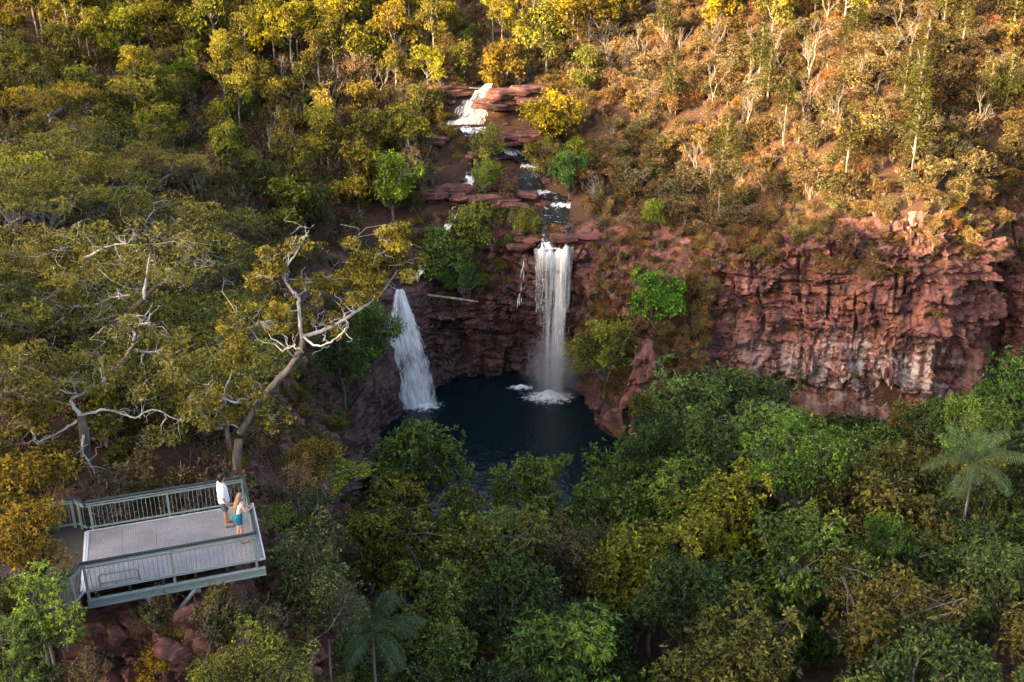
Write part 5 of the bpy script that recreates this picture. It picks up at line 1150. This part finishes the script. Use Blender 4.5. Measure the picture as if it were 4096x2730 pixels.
def lush_tree(r, x, y):
    R = r.uniform(1.4, 2.4)
    if not on_hill(x, y) or in_creek(x, y) or on_path(x, y) or not free(x, y, R * .92): return False
    z0 = drop(x, y); zt = z0 + r.uniform(3.2, 5.2); c = np.array([x, y, zt - R]); p = proj(c)[0]
    if not (-100 < p[0] < 4200 and -300 < p[1] < 1500) or covers(c, R) or behind(c): return False
    PLACED.append((x, y, R)); col = [OLIVD, (.13, .11, .03), (.085, .105, .025)][int(r.integers(3))]
    zone = 'on the left plateau' if x < -14 else 'along the creek'
    tree('bushy', BROAD[int(r.integers(5))], x, y, z0, zt, R, r.uniform(0, 6.28), jit(col, r, .12), f'low bushy green tree {zone}', f'bushy trees', near='low bushy green tree'); return True
def cyp_tree(r, x, y):
    R = r.uniform(1.5, 2.3)
    if not on_hill(x, y) or not free(x, y, R * .55): return False
    z0 = drop(x, y); zt = z0 + r.uniform(5, 8.5); c = np.array([x, y, zt - R]); p = proj(c)[0]
    if not (2500 < p[0] < 4250 and -350 < p[1] < 760) or covers(c, R) or behind(c): return False
    if p[0] < 3300 and r.random() < .75: return False
    PLACED.append((x, y, R * .7)); tree('cypress_pine', CYPS[int(r.integers(2))], x, y, z0, zt, R, r.uniform(0, 6.28), jit((.085, .085, .022), r, .1), 'dark olive cypress pine on the upper right hillside', 'cypress pines on the right hill', near='dark olive cypress pine'); return True
# single trees that stand out
FEAT = [ # px, crown top py, foot py, radius px, meshes, mesh, colour, label, trunk
 (1560, 610, 880, 130, BROAD, 2, (.13, .19, .015), 'bright lime-green tree left of the creek', TR_GREY),
 (1950, 505, 660, 78, BROAD, 0, (.12, .14, .03), 'small yellow-green tree in front of the upper cascade', TR_GREY),
 (1940, 645, 790, 66, BROAD, 4, (.12, .16, .02), 'round yellow-green bush between two creek channels', TR_GREY),
 (2220, 365, 600, 112, BROAD, 3, (.25, .20, .015), 'golden sunlit tree on the creek\'s right bank', TR_GREY),
 (2190, 555, 720, 95, BROAD, 4, OLIVD, 'olive round tree under the golden one', TR_GREY),
 (2280, 600, 800, 80, BROAD, 1, (.06, .13, .03), 'narrow green tree at the creek bend', TR_GREY),
 (1900, 815, 1010, 105, BROAD, 3, (.13, .16, .025), 'yellow-green tree on the ledge between the falls', TR_GREY),
 (1770, 920, 1150, 125, BROAD, 0, (.10, .15, .03), 'lush green tree spilling over the ledge between the falls', TR_GREY),
 (1850, 1050, 1210, 75, BROAD, 2, (.055, .12, .03), 'small dark green bush hanging at the fallen log', TR_GREY),
 (2095, 830, 960, 68, BROAD, 1, (.13, .15, .03), 'little yellow-green tree above the tall fall', TR_GREY),
 (1480, 1220, 1590, 140, BROAD, 2, (.06, .105, .016), 'dark green tree on the wall left of the fanning fall', TR_DARK),
 (1360, 1330, 1620, 120, BROAD, 0, (.05, .085, .02), 'dusky tree with pale trunk on the edge of the dark left wall', TR_GREY),
 (2430, 1280, 1590, 150, BROAD, 2, (.13, .14, .018), 'round yellow-green tree on the bank right of the tall fall', TR_GREY),
 (2630, 1090, 1330, 115, BROAD, 1, (.07, .16, .018), 'upright vivid green tree on the brown slope above the spire', TR_GREY),
 (2190, -30, 320, 120, GUMS, 0, (.15, .15, .025), 'tall white-trunked eucalypt at the head of the creek', TR_PALE),
 (1010, 30, 260, 100, GUMS, 1, (.22, .20, .01), 'golden eucalypt on the far left hill', TR_PALE),
 (520, 300, 560, 150, GUMS, 2, (.19, .18, .02), 'eucalypt with hanging yellow-green leaves on the left plateau', TR_PALE),
 (190, 320, 600, 140, PADS, 2, (.24, .18, .02), 'golden flat-topped tree at the upper left edge', TR_GREY),
 (720, 230, 380, 75, BROAD, 1, (.12, .16, .02), 'light green domed tree in the brown scrub, upper left', TR_GREY),
 (1290, 345, 560, 58, GUMS, 3, (.32, .26, .06), 'small pale golden tree above the scrub left of the creek', TR_PALE),
 (2620, 800, 930, 58, BROAD, 3, (.14, .18, .02), 'small lime-green tree on the brown right slope', TR_GREY)]
r = rngs(130)
for px, pt, pb, rp, lib, mi, col, lab, trk in FEAT:
    b_ = hit(px, pb); p = at(px, pt, b_[1]); R = rp * (p - CAM) @ FW / FPX; PLACED.append((p[0], p[1], R * .9))
    tree('feature', lib[mi], p[0], p[1], b_[2] - .1, max(p[2], b_[2] + 1.5), R, r.uniform(0, 6.28), tuple(1.3 * q for q in col), lab, 'trees that stand apart', name='eucalypt_tree' if lib is GUMS else 'broadleaf_tree', trunk=trk)
print('pads', scatter(46, 9000, (-58, -4, 28, 80), pad_tree, 201))
print('gums', scatter(130, 8000, (-66, 46, 92, 178), gum_tree, 202), scatter(70, 4000, (-90, -20, 128, 205), gum_tree, 207))
print('lush', scatter(30, 4000, (-45, 8, 50, 150), lush_tree, 203))
print('cyps', scatter(40, 3000, (8, 62, 88, 145), cyp_tree, 204))
# bare trees
for k, (px, py, hpx, mi, lab) in enumerate(((3060, 320, 330, 0, 'big leafless white tree on the upper right hill, left of its pair'), (3230, 330, 350, 1, 'leafless forked pale tree, right one of the pair on the hill'), (2960, 420, 260, 3, 'thin dead tree with a straight trunk on the right slope'), (1200, 700, 230, 0, 'leafless silver tree leaning in the scrub left of the creek'), (540, 150, 200, 1, 'white bare tree among golden eucalypts, upper left'), (700, 180, 200, 0, 'pale bare tree on the far left hill'), (1090, 270, 120, 2, 'grey leafless tree in the upper left scrub'), (2660, 200, 190, 3, 'dry leafless tree at the top of the right slope'), (3480, 130, 160, 2, 'grey dead tree among the cypress pines'), (3700, 560, 150, 3, 'dry bare tree above the big cliff'), (2830, 1180, 110, 0, 'white-branched bare shrub on the slope beside the big cliff'), (3560, 1330, 300, 2, 'thin bare-limbed tree in front of the big red cliff'))):
    p = hit(px, py) if k != 11 else at(3380, 1720, 79.5)
    d = (p - CAM) @ FW; h = hpx * d / FPX * 1.08; t = tag(empty('bare_tree', tuple(p)), lab, 'tree', 'leafless trees')
    obj('branches', BARES[mi], t, None, (h, h, h), k * 1.7)
# thin leafless saplings in the scrub
def sapling(r, x, y):
    if not on_hill(x, y) or in_creek(x, y) or on_path(x, y): return False
    z0 = drop(x, y); h = r.uniform(2.6, 6.5); c = np.array([x, y, z0 + h * .6]); p = proj(c)[0]
    if not (0 < p[0] < 4096 and -50 < p[1] < 1800) or behind(c) or covers(c, .8): return False
    t = tag(empty('bare_sapling', (x, y, z0)), 'thin leafless sapling in the scrub', 'tree', 'leafless saplings'); t['near'] = 'thin leafless sapling'; t['mid'] = h * .6
    obj('branches', BARES[int(r.integers(4))], t, None, (h, h, h * 1.1), r.uniform(0, 6.28)); return True
print('saplings', scatter(75, 3000, (-50, 0, 40, 140), sapling, 205), scatter(80, 3000, (8, 60, 95, 145), sapling, 206))
# shrubs: individuals where they show largest, per kind
def shrub(kind, cols, size, zone_fn, lab):
    def fn(r, x, y):
        s_ = r.uniform(*size)
        if in_creek(x, y) or on_path(x, y): return False
        if not zone_fn(x, y, r): return False
        z0 = drop(x, y); c = np.array([x, y, z0 + s_ * .5]); p = proj(c)[0]
        if not (-60 < p[0] < 4160 and -60 < p[1] < 2850) or behind(c): return False
        d = (c - CAM) @ FW
        if s_ > .9 and covers(c, s_ * .4): return False
        o = obj(kind + '_shrub', SHR[kind][int(r.integers(4))], None, (x, y, z0 - .03), (s_ * r.uniform(.9, 1.3), s_ * r.uniform(.9, 1.3), s_ * r.uniform(.7, 1.0)), r.uniform(0, 6.28), jit(cols[int(r.integers(len(cols)))], r, .14))
        big = 'larger' if s_ > (size[0] + size[1]) / 2 else 'smaller'
        l2, g2, ne = lab(p, big); tag(o, l2, 'shrub', g2); o['near'] = ne; return True
    return fn
def rz(x, y, r): return x > 6.5 and y > 80 and on_hill(x, y)
def lz(x, y, r): return x < 2 and on_hill(x, y)
print('wattle', scatter(290, 6000, (6, 62, 88, 135), shrub('wattle', [GREYB, DRYB, (.20, .145, .078), (.16, .13, .06)], (1.5, 3.4), rz, lambda p, b: (f'{b} feathery grey-gold wattle bush {"on the upper right hillside" if p[1] < 450 else "on the right slope above the cliff"}', 'wattles on the right slope', f'{b} feathery wattle bush')), 301))
print('dry', scatter(270, 6000, (-56, 4, 36, 135), shrub('dry', [DRYB, (.13, .10, .04), GREYB, (.12, .095, .04)], (1.8, 4.0), lz, lambda p, b: (f'{b} thin dry scrub bush {"in the upper left thicket" if p[1] < 700 else "between the trees left of the gorge"}', 'dry scrub bushes on the left plateau', f'{b} thin dry bush')), 302))
# ------------------------------------------------------------------ undergrowth nobody could count: scattered by geometry nodes
def gn_scatter(name, P, sc, rot, col, idx, meshes, label):
    me = bpy.data.meshes.new(name); P = np.asarray(P, np.float32); me.vertices.add(len(P)); me.vertices.foreach_set('co', P.ravel())
    me.attributes.new('size', 'FLOAT_VECTOR', 'POINT').data.foreach_set('vector', np.asarray(sc, np.float32).ravel())
    me.attributes.new('turn', 'FLOAT_VECTOR', 'POINT').data.foreach_set('vector', np.asarray(rot, np.float32).ravel())
    me.attributes.new('which', 'INT', 'POINT').data.foreach_set('value', np.asarray(idx, np.int32))
    c4 = np.concatenate([np.asarray(col), np.ones((len(P), 1))], 1).astype(np.float32); me.attributes.new('col', 'FLOAT_COLOR', 'POINT').data.foreach_set('color', c4.ravel())
    o = obj(name, me); ng = bpy.data.node_groups.new(name, 'GeometryNodeTree'); ng.interface.new_socket('Geometry', in_out='INPUT', socket_type='NodeSocketGeometry'); ng.interface.new_socket('Geometry', in_out='OUTPUT', socket_type='NodeSocketGeometry')
    N = ng.nodes; gi = N.new('NodeGroupInput'); go = N.new('NodeGroupOutput'); jn = N.new('GeometryNodeJoinGeometry')
    def named(ty, nm): n = N.new('GeometryNodeInputNamedAttribute'); n.data_type = ty; n.inputs['Name'].default_value = nm; return n.outputs['Attribute']
    wh = named('INT', 'which'); sz = named('FLOAT_VECTOR', 'size'); tn = named('FLOAT_VECTOR', 'turn')
    for k, m_ in enumerate(meshes):
        po = bpy.data.objects.new(name + '_plant', m_); oi = N.new('GeometryNodeObjectInfo'); oi.inputs['Object'].default_value = po
        cp = N.new('FunctionNodeCompare'); cp.data_type = 'INT'; cp.operation = 'EQUAL'; ng.links.new(wh, cp.inputs[2]); cp.inputs[3].default_value = k
        ip = N.new('GeometryNodeInstanceOnPoints'); ng.links.new(gi.outputs[0], ip.inputs['Points']); ng.links.new(cp.outputs[0], ip.inputs['Selection']); ng.links.new(oi.outputs['Geometry'], ip.inputs['Instance'])
        ng.links.new(tn, ip.inputs['Rotation']); ng.links.new(sz, ip.inputs['Scale']); ng.links.new(ip.outputs[0], jn.inputs[0])
    ng.links.new(jn.outputs[0], go.inputs[0]); md = o.modifiers.new('scatter', 'NODES'); md.node_group = ng
    return tag(o, label, kind='stuff')
def swap(me):
    c = me.copy(); c.materials[0] = LEAFI; return c
def grass_mesh(seed, n=46, L=1.0):
    r = rngs(seed); a = r.uniform(0, 6.28, n); le = r.uniform(.5, 1, n) * L; lean = r.uniform(.15, .95, n); b = r.normal(size=(n, 3)) * [.12, .12, 0]; d = np.stack([np.cos(a), np.sin(a), np.zeros(n)], 1); s_ = np.stack([-np.sin(a), np.cos(a), np.zeros(n)], 1) * .018
    mid = b + d * (le * lean * .35)[:, None] + np.array([0, 0, 1]) * (le * .6)[:, None]; tip = b + d * (le * lean)[:, None] + np.array([0, 0, 1]) * (le * (1 - .5 * lean))[:, None]
    V = np.stack([b - s_, b + s_, mid + s_ * .8, mid - s_ * .8, tip], 1).reshape(-1, 3); i = np.arange(n)[:, None] * 5
    return mesh_from('grass', V, [np.concatenate([i, i + 1, i + 2, i + 3], 1), np.concatenate([i + 3, i + 2, i + 4], 1)], LEAFI, attrs={'tint': np.repeat(r.uniform(.2, .8, n), 5)})
SC_M = [swap(m_) for k in ('dry', 'wattle', 'green', 'gold') for m_ in SHR[k][:3]] + [grass_mesh(s_) for s_ in (1, 2)]
IDX = {'dry': 0, 'wattle': 3, 'green': 6, 'gold': 9, 'grass': 12}
def collect(pts, mixfn, seed):
    r = rngs(seed); P, S_, T_, C_, I_ = [], [], [], [], []
    for p in pts:
        w = mixfn(p, r)
        if w is None: continue
        k, s_, col = w; P.append((p[0], p[1], p[2] - .04 * s_)); f = r.uniform(.8, 1.3); S_.append((s_ * f, s_ * f, s_ * r.uniform(.7, 1.1))); T_.append((r.normal() * .12, r.normal() * .12, r.uniform(0, 6.28))); C_.append(jit(col, r, .18)); I_.append(IDX[k] + int(r.integers(2 if k == 'grass' else 3)))
    return P, S_, T_, C_, I_
def hill_points(n, box, seed, cond):
    r = rngs(seed); o = []
    for _ in range(n):
        x, y = r.uniform(*box[:2]), r.uniform(*box[2:])
        if not on_hill(x, y) or in_creek(x, y) or on_path(x, y) or not cond(x, y): continue
        z0 = drop(x, y); p = proj((x, y, z0 + .5))[0]
        if -80 < p[0] < 4180 and -120 < p[1] < 2800: o.append((x, y, z0))
    return o
def left_mix(p, r):
    q = r.random(); far = p[1] > 85
    if q < .42: return 'dry', r.uniform(.9, 2.4), [DRYB, GREYB, OLIVD, (.11, .10, .04), (.13, .085, .05)][int(r.integers(5))]
    if q < .56: return 'wattle', r.uniform(1.0, 2.4), [OLIVE, OLIVD, GREYB][int(r.integers(3))]
    if q < .66: return 'green', r.uniform(.8, 1.8), [OLIVD, (.08, .11, .03)][int(r.integers(2))]
    if q < .72: return 'gold', r.uniform(.8, 1.9), [GOLD, (.2, .11, .035)][int(r.integers(2))]
    return 'grass', r.uniform(.4, .9), [TAN, DRYB, (.13, .10, .04)][int(r.integers(3))]
def right_mix(p, r):
    q = r.random()
    if q < .34: return 'wattle', r.uniform(.8, 2.2), [GREYB, DRYB, (.21, .14, .06), (.16, .12, .045)][int(r.integers(4))]
    if q < .54: return 'dry', r.uniform(.8, 1.9), [DRYB, (.2, .115, .045), GREYB][int(r.integers(3))]
    if q < .60: return 'gold', r.uniform(.7, 1.5), [(.24, .13, .025), (.22, .11, .03)][int(r.integers(2))]
    return 'grass', r.uniform(.45, 1.0), [(.26, .15, .06), TAN, (.22, .12, .05)][int(r.integers(3))]
L_ = collect(hill_points(5200, (-75, 3, 27, 190), 601, lambda x, y: True), left_mix, 602)
gn_scatter('undergrowth', *L_, SC_M, 'tangled brown and olive scrub covering the left plateau')
L_ = collect(hill_points(5200, (3, 66, 84, 150), 603, lambda x, y: True), right_mix, 604)
gn_scatter('undergrowth', *L_, SC_M, 'dry golden brush and grass covering the right hillside')
# growth on the rock walls: where the wall is not too steep, plus tufts on ledges
FN = np.cross(np.gradient(G, axis=0), np.gradient(G, axis=1)); FN = nrm(FN); FN = FN * np.sign((FN[..., :2] * (-KS[:, None, 2:4])).sum(-1) + .35 * FN[..., 2])[..., None]
r = rngs(610); pts = []; sc_ = [station_col(i) for i in range(len(ST))]
def wall(c0, c1, f0, f1, n):
    out_ = []
    for _ in range(n):
        c = int(r.integers(sc_[c0], sc_[c1])); f = int(r.integers(int(f0 * NSEG), min(int(f1 * NSEG), nr - 2)))
        p = G[c, f]; out_.append((*p, FN[c, f, 2]))
    return out_
def wall_mix(p, r):
    if len(p) > 3 and p[3] < .05 and r.random() < .5: return None
    q = proj(p[:3])[0]
    if inside(q[None], CLEAR[3])[0]: return None
    return left_mix(p, r) if p[0] < 2 else right_mix(p, r)
W_ = wall(0, 3, 3.4, 5, 160) + wall(3, 7, 2.2, 5, 620) + wall(6, 10, 3.2, 5, 420) + wall(10, 12, 4.2, 5, 80) + wall(12, 14, 3.1, 5, 90) + wall(14, 16, 4.2, 5, 50) + wall(16, 20, 1.6, 5, 1700) + wall(20, 28, 3.5, 5, 750) + wall(20, 26, 1.0, 4, 55)
def small(p, r):
    w = wall_mix(p, r)
    if w is None: return None
    k, s_, c = w; st = p[3] if len(p) > 3 else 1
    return k, s_ * (.75 if st > .35 else .5), c
gn_scatter('undergrowth', *collect(W_, small, 611), SC_M, 'bushes and dry grass clinging to the gorge walls')
# low rainforest growth under the canopy
def floor_pts(n, seed):
    rr = rngs(seed); o = []
    for _ in range(n):
        x, y = rr.uniform(-6, 50), rr.uniform(18, 84)
        if in_gorge(x, y):
            z0 = drop(x, y)
            if .1 < z0 < 7: o.append((x, y, z0))
    return o
gn_scatter('undergrowth', *collect(floor_pts(260, 620), lambda p, r: ('green', r.uniform(1.2, 3.0), [DARKG, DARKG][int(r.integers(2))]), 621), SC_M, 'dark green undergrowth beneath the rainforest canopy')
# ------------------------------------------------------------------ labels: say of each alike plant which landmark it stands by
LM = [(60, 2100, 'golden bush at the left edge'), (620, 2250, 'viewing platform'), (950, 1850, 'large crooked tree'), (340, 1780, 'crooked pale-limbed tree'), (500, 1270, 'long pale diagonal trunk'), (1640, 1400, 'fanning waterfall'), (1870, 450, 'upper cascade'), (2220, 1300, 'tall waterfall'),
      (1590, 720, 'lime-green tree'), (2220, 460, 'golden sunlit tree'), (1830, 1000, 'ledge between the falls'), (1950, 700, 'round bush in the creek'), (2560, 1450, 'rock spire'), (3060, 200, 'bare white pair of trees'), (2640, 1250, 'vivid green tree'), (2430, 1400, 'round yellow-green bank tree'), (3550, 900, 'prow of the red cliff'), (3600, 1450, 'white stain on the cliff'),
      (2950, 1250, 'cliff\'s left edge'), (3950, 1950, 'tall palm'), (1500, 2480, 'bottom palm'), (1670, 1780, 'pale green tree at the pool'), (2620, 2200, 'tall yellow-green tree'), (2290, 2230, 'brownish olive tree'), (3230, 2200, 'two-domed green tree'), (3560, 2400, 'gold-tinged open tree'), (2250, 2620, 'fresh green tree'), (1290, 2000, 'bright tree under the left wall'),
      (1010, 150, 'golden eucalypt'), (480, 420, 'hanging-leaved eucalypt'), (720, 420, 'light green domed tree'), (1290, 400, 'small pale golden tree'), (1200, 650, 'leaning silver tree'), (2180, 180, 'white-trunked eucalypt'), (2960, 400, 'thin dead tree'), (2620, 850, 'small lime tree'), (3480, 100, 'grey dead tree'), (3700, 500, 'dry bare tree over the cliff'), (540, 80, 'white bare tree'), (2640, 170, 'dry leafless tree'),
      (3080, 1800, 'wide grey-green tree'), (2730, 1950, 'green tree with hanging leaves'), (3900, 2280, 'dark tree at the right edge'), (3750, 2650, 'dark corner tree'), (2960, 2600, 'olive tree with pale tips'), (100, 900, 'left edge of the plateau'), (150, 300, 'upper left corner'), (3950, 300, 'upper right corner'), (3300, 600, 'middle of the right hillside'), (2850, 650, 'sunlit brow of the right slope'), (900, 800, 'middle of the left thicket'), (350, -150, 'top edge left of the white bare tree'), (850, -150, 'top edge over the golden eucalypt'), (1350, -150, 'top edge above the left hill'), (1700, -150, 'top edge left of the creek\'s head')]
LMP = np.array([l[:2] for l in LM], float)
ORD = ['', 'second ', 'third ', 'fourth ', 'fifth ', 'sixth ', 'seventh ', 'eighth ', 'ninth ', 'tenth ', 'eleventh ', 'twelfth ', 'thirteenth ', 'fourteenth ', 'fifteenth ', 'sixteenth ', 'seventeenth ', 'eighteenth ', 'nineteenth ', 'twentieth '] + [f'{q} ' for q in ('twenty-first', 'twenty-second', 'twenty-third', 'twenty-fourth', 'twenty-fifth', 'twenty-sixth', 'twenty-seventh', 'twenty-eighth', 'twenty-ninth', 'thirtieth')]
bpy.context.view_layer.update()
by = {}
for o in list(scene.objects):
    if o.parent is None and o.get('group') and o.get('near'):
        q = proj(np.array(o.matrix_world.translation) + [0, 0, float(o.get('mid', 0.5))])[0]; d = LMP - q; i = int(np.argmin((d ** 2).sum(1))); dx, dy = q - LMP[i]
        side = ('right of' if dx > 0 else 'left of') if abs(dx) > abs(dy) else ('below' if dy > 0 else 'above')
        by.setdefault((o['near'], i, side), []).append((math.hypot(dx, dy), o))
for (w, i, side), L in by.items():
    L.sort(key=lambda t: t[0])
    for k, (d, o) in enumerate(L):
        o['label'] = f'{ORD[k] if k < len(ORD) else ""}nearest {w} {side} the {LM[i][2]}' if len(L) > 1 else f'{w} {side} the {LM[i][2]}'
for o in scene.objects:
    for k in ('near', 'mid'):
        if k in o: del o[k]
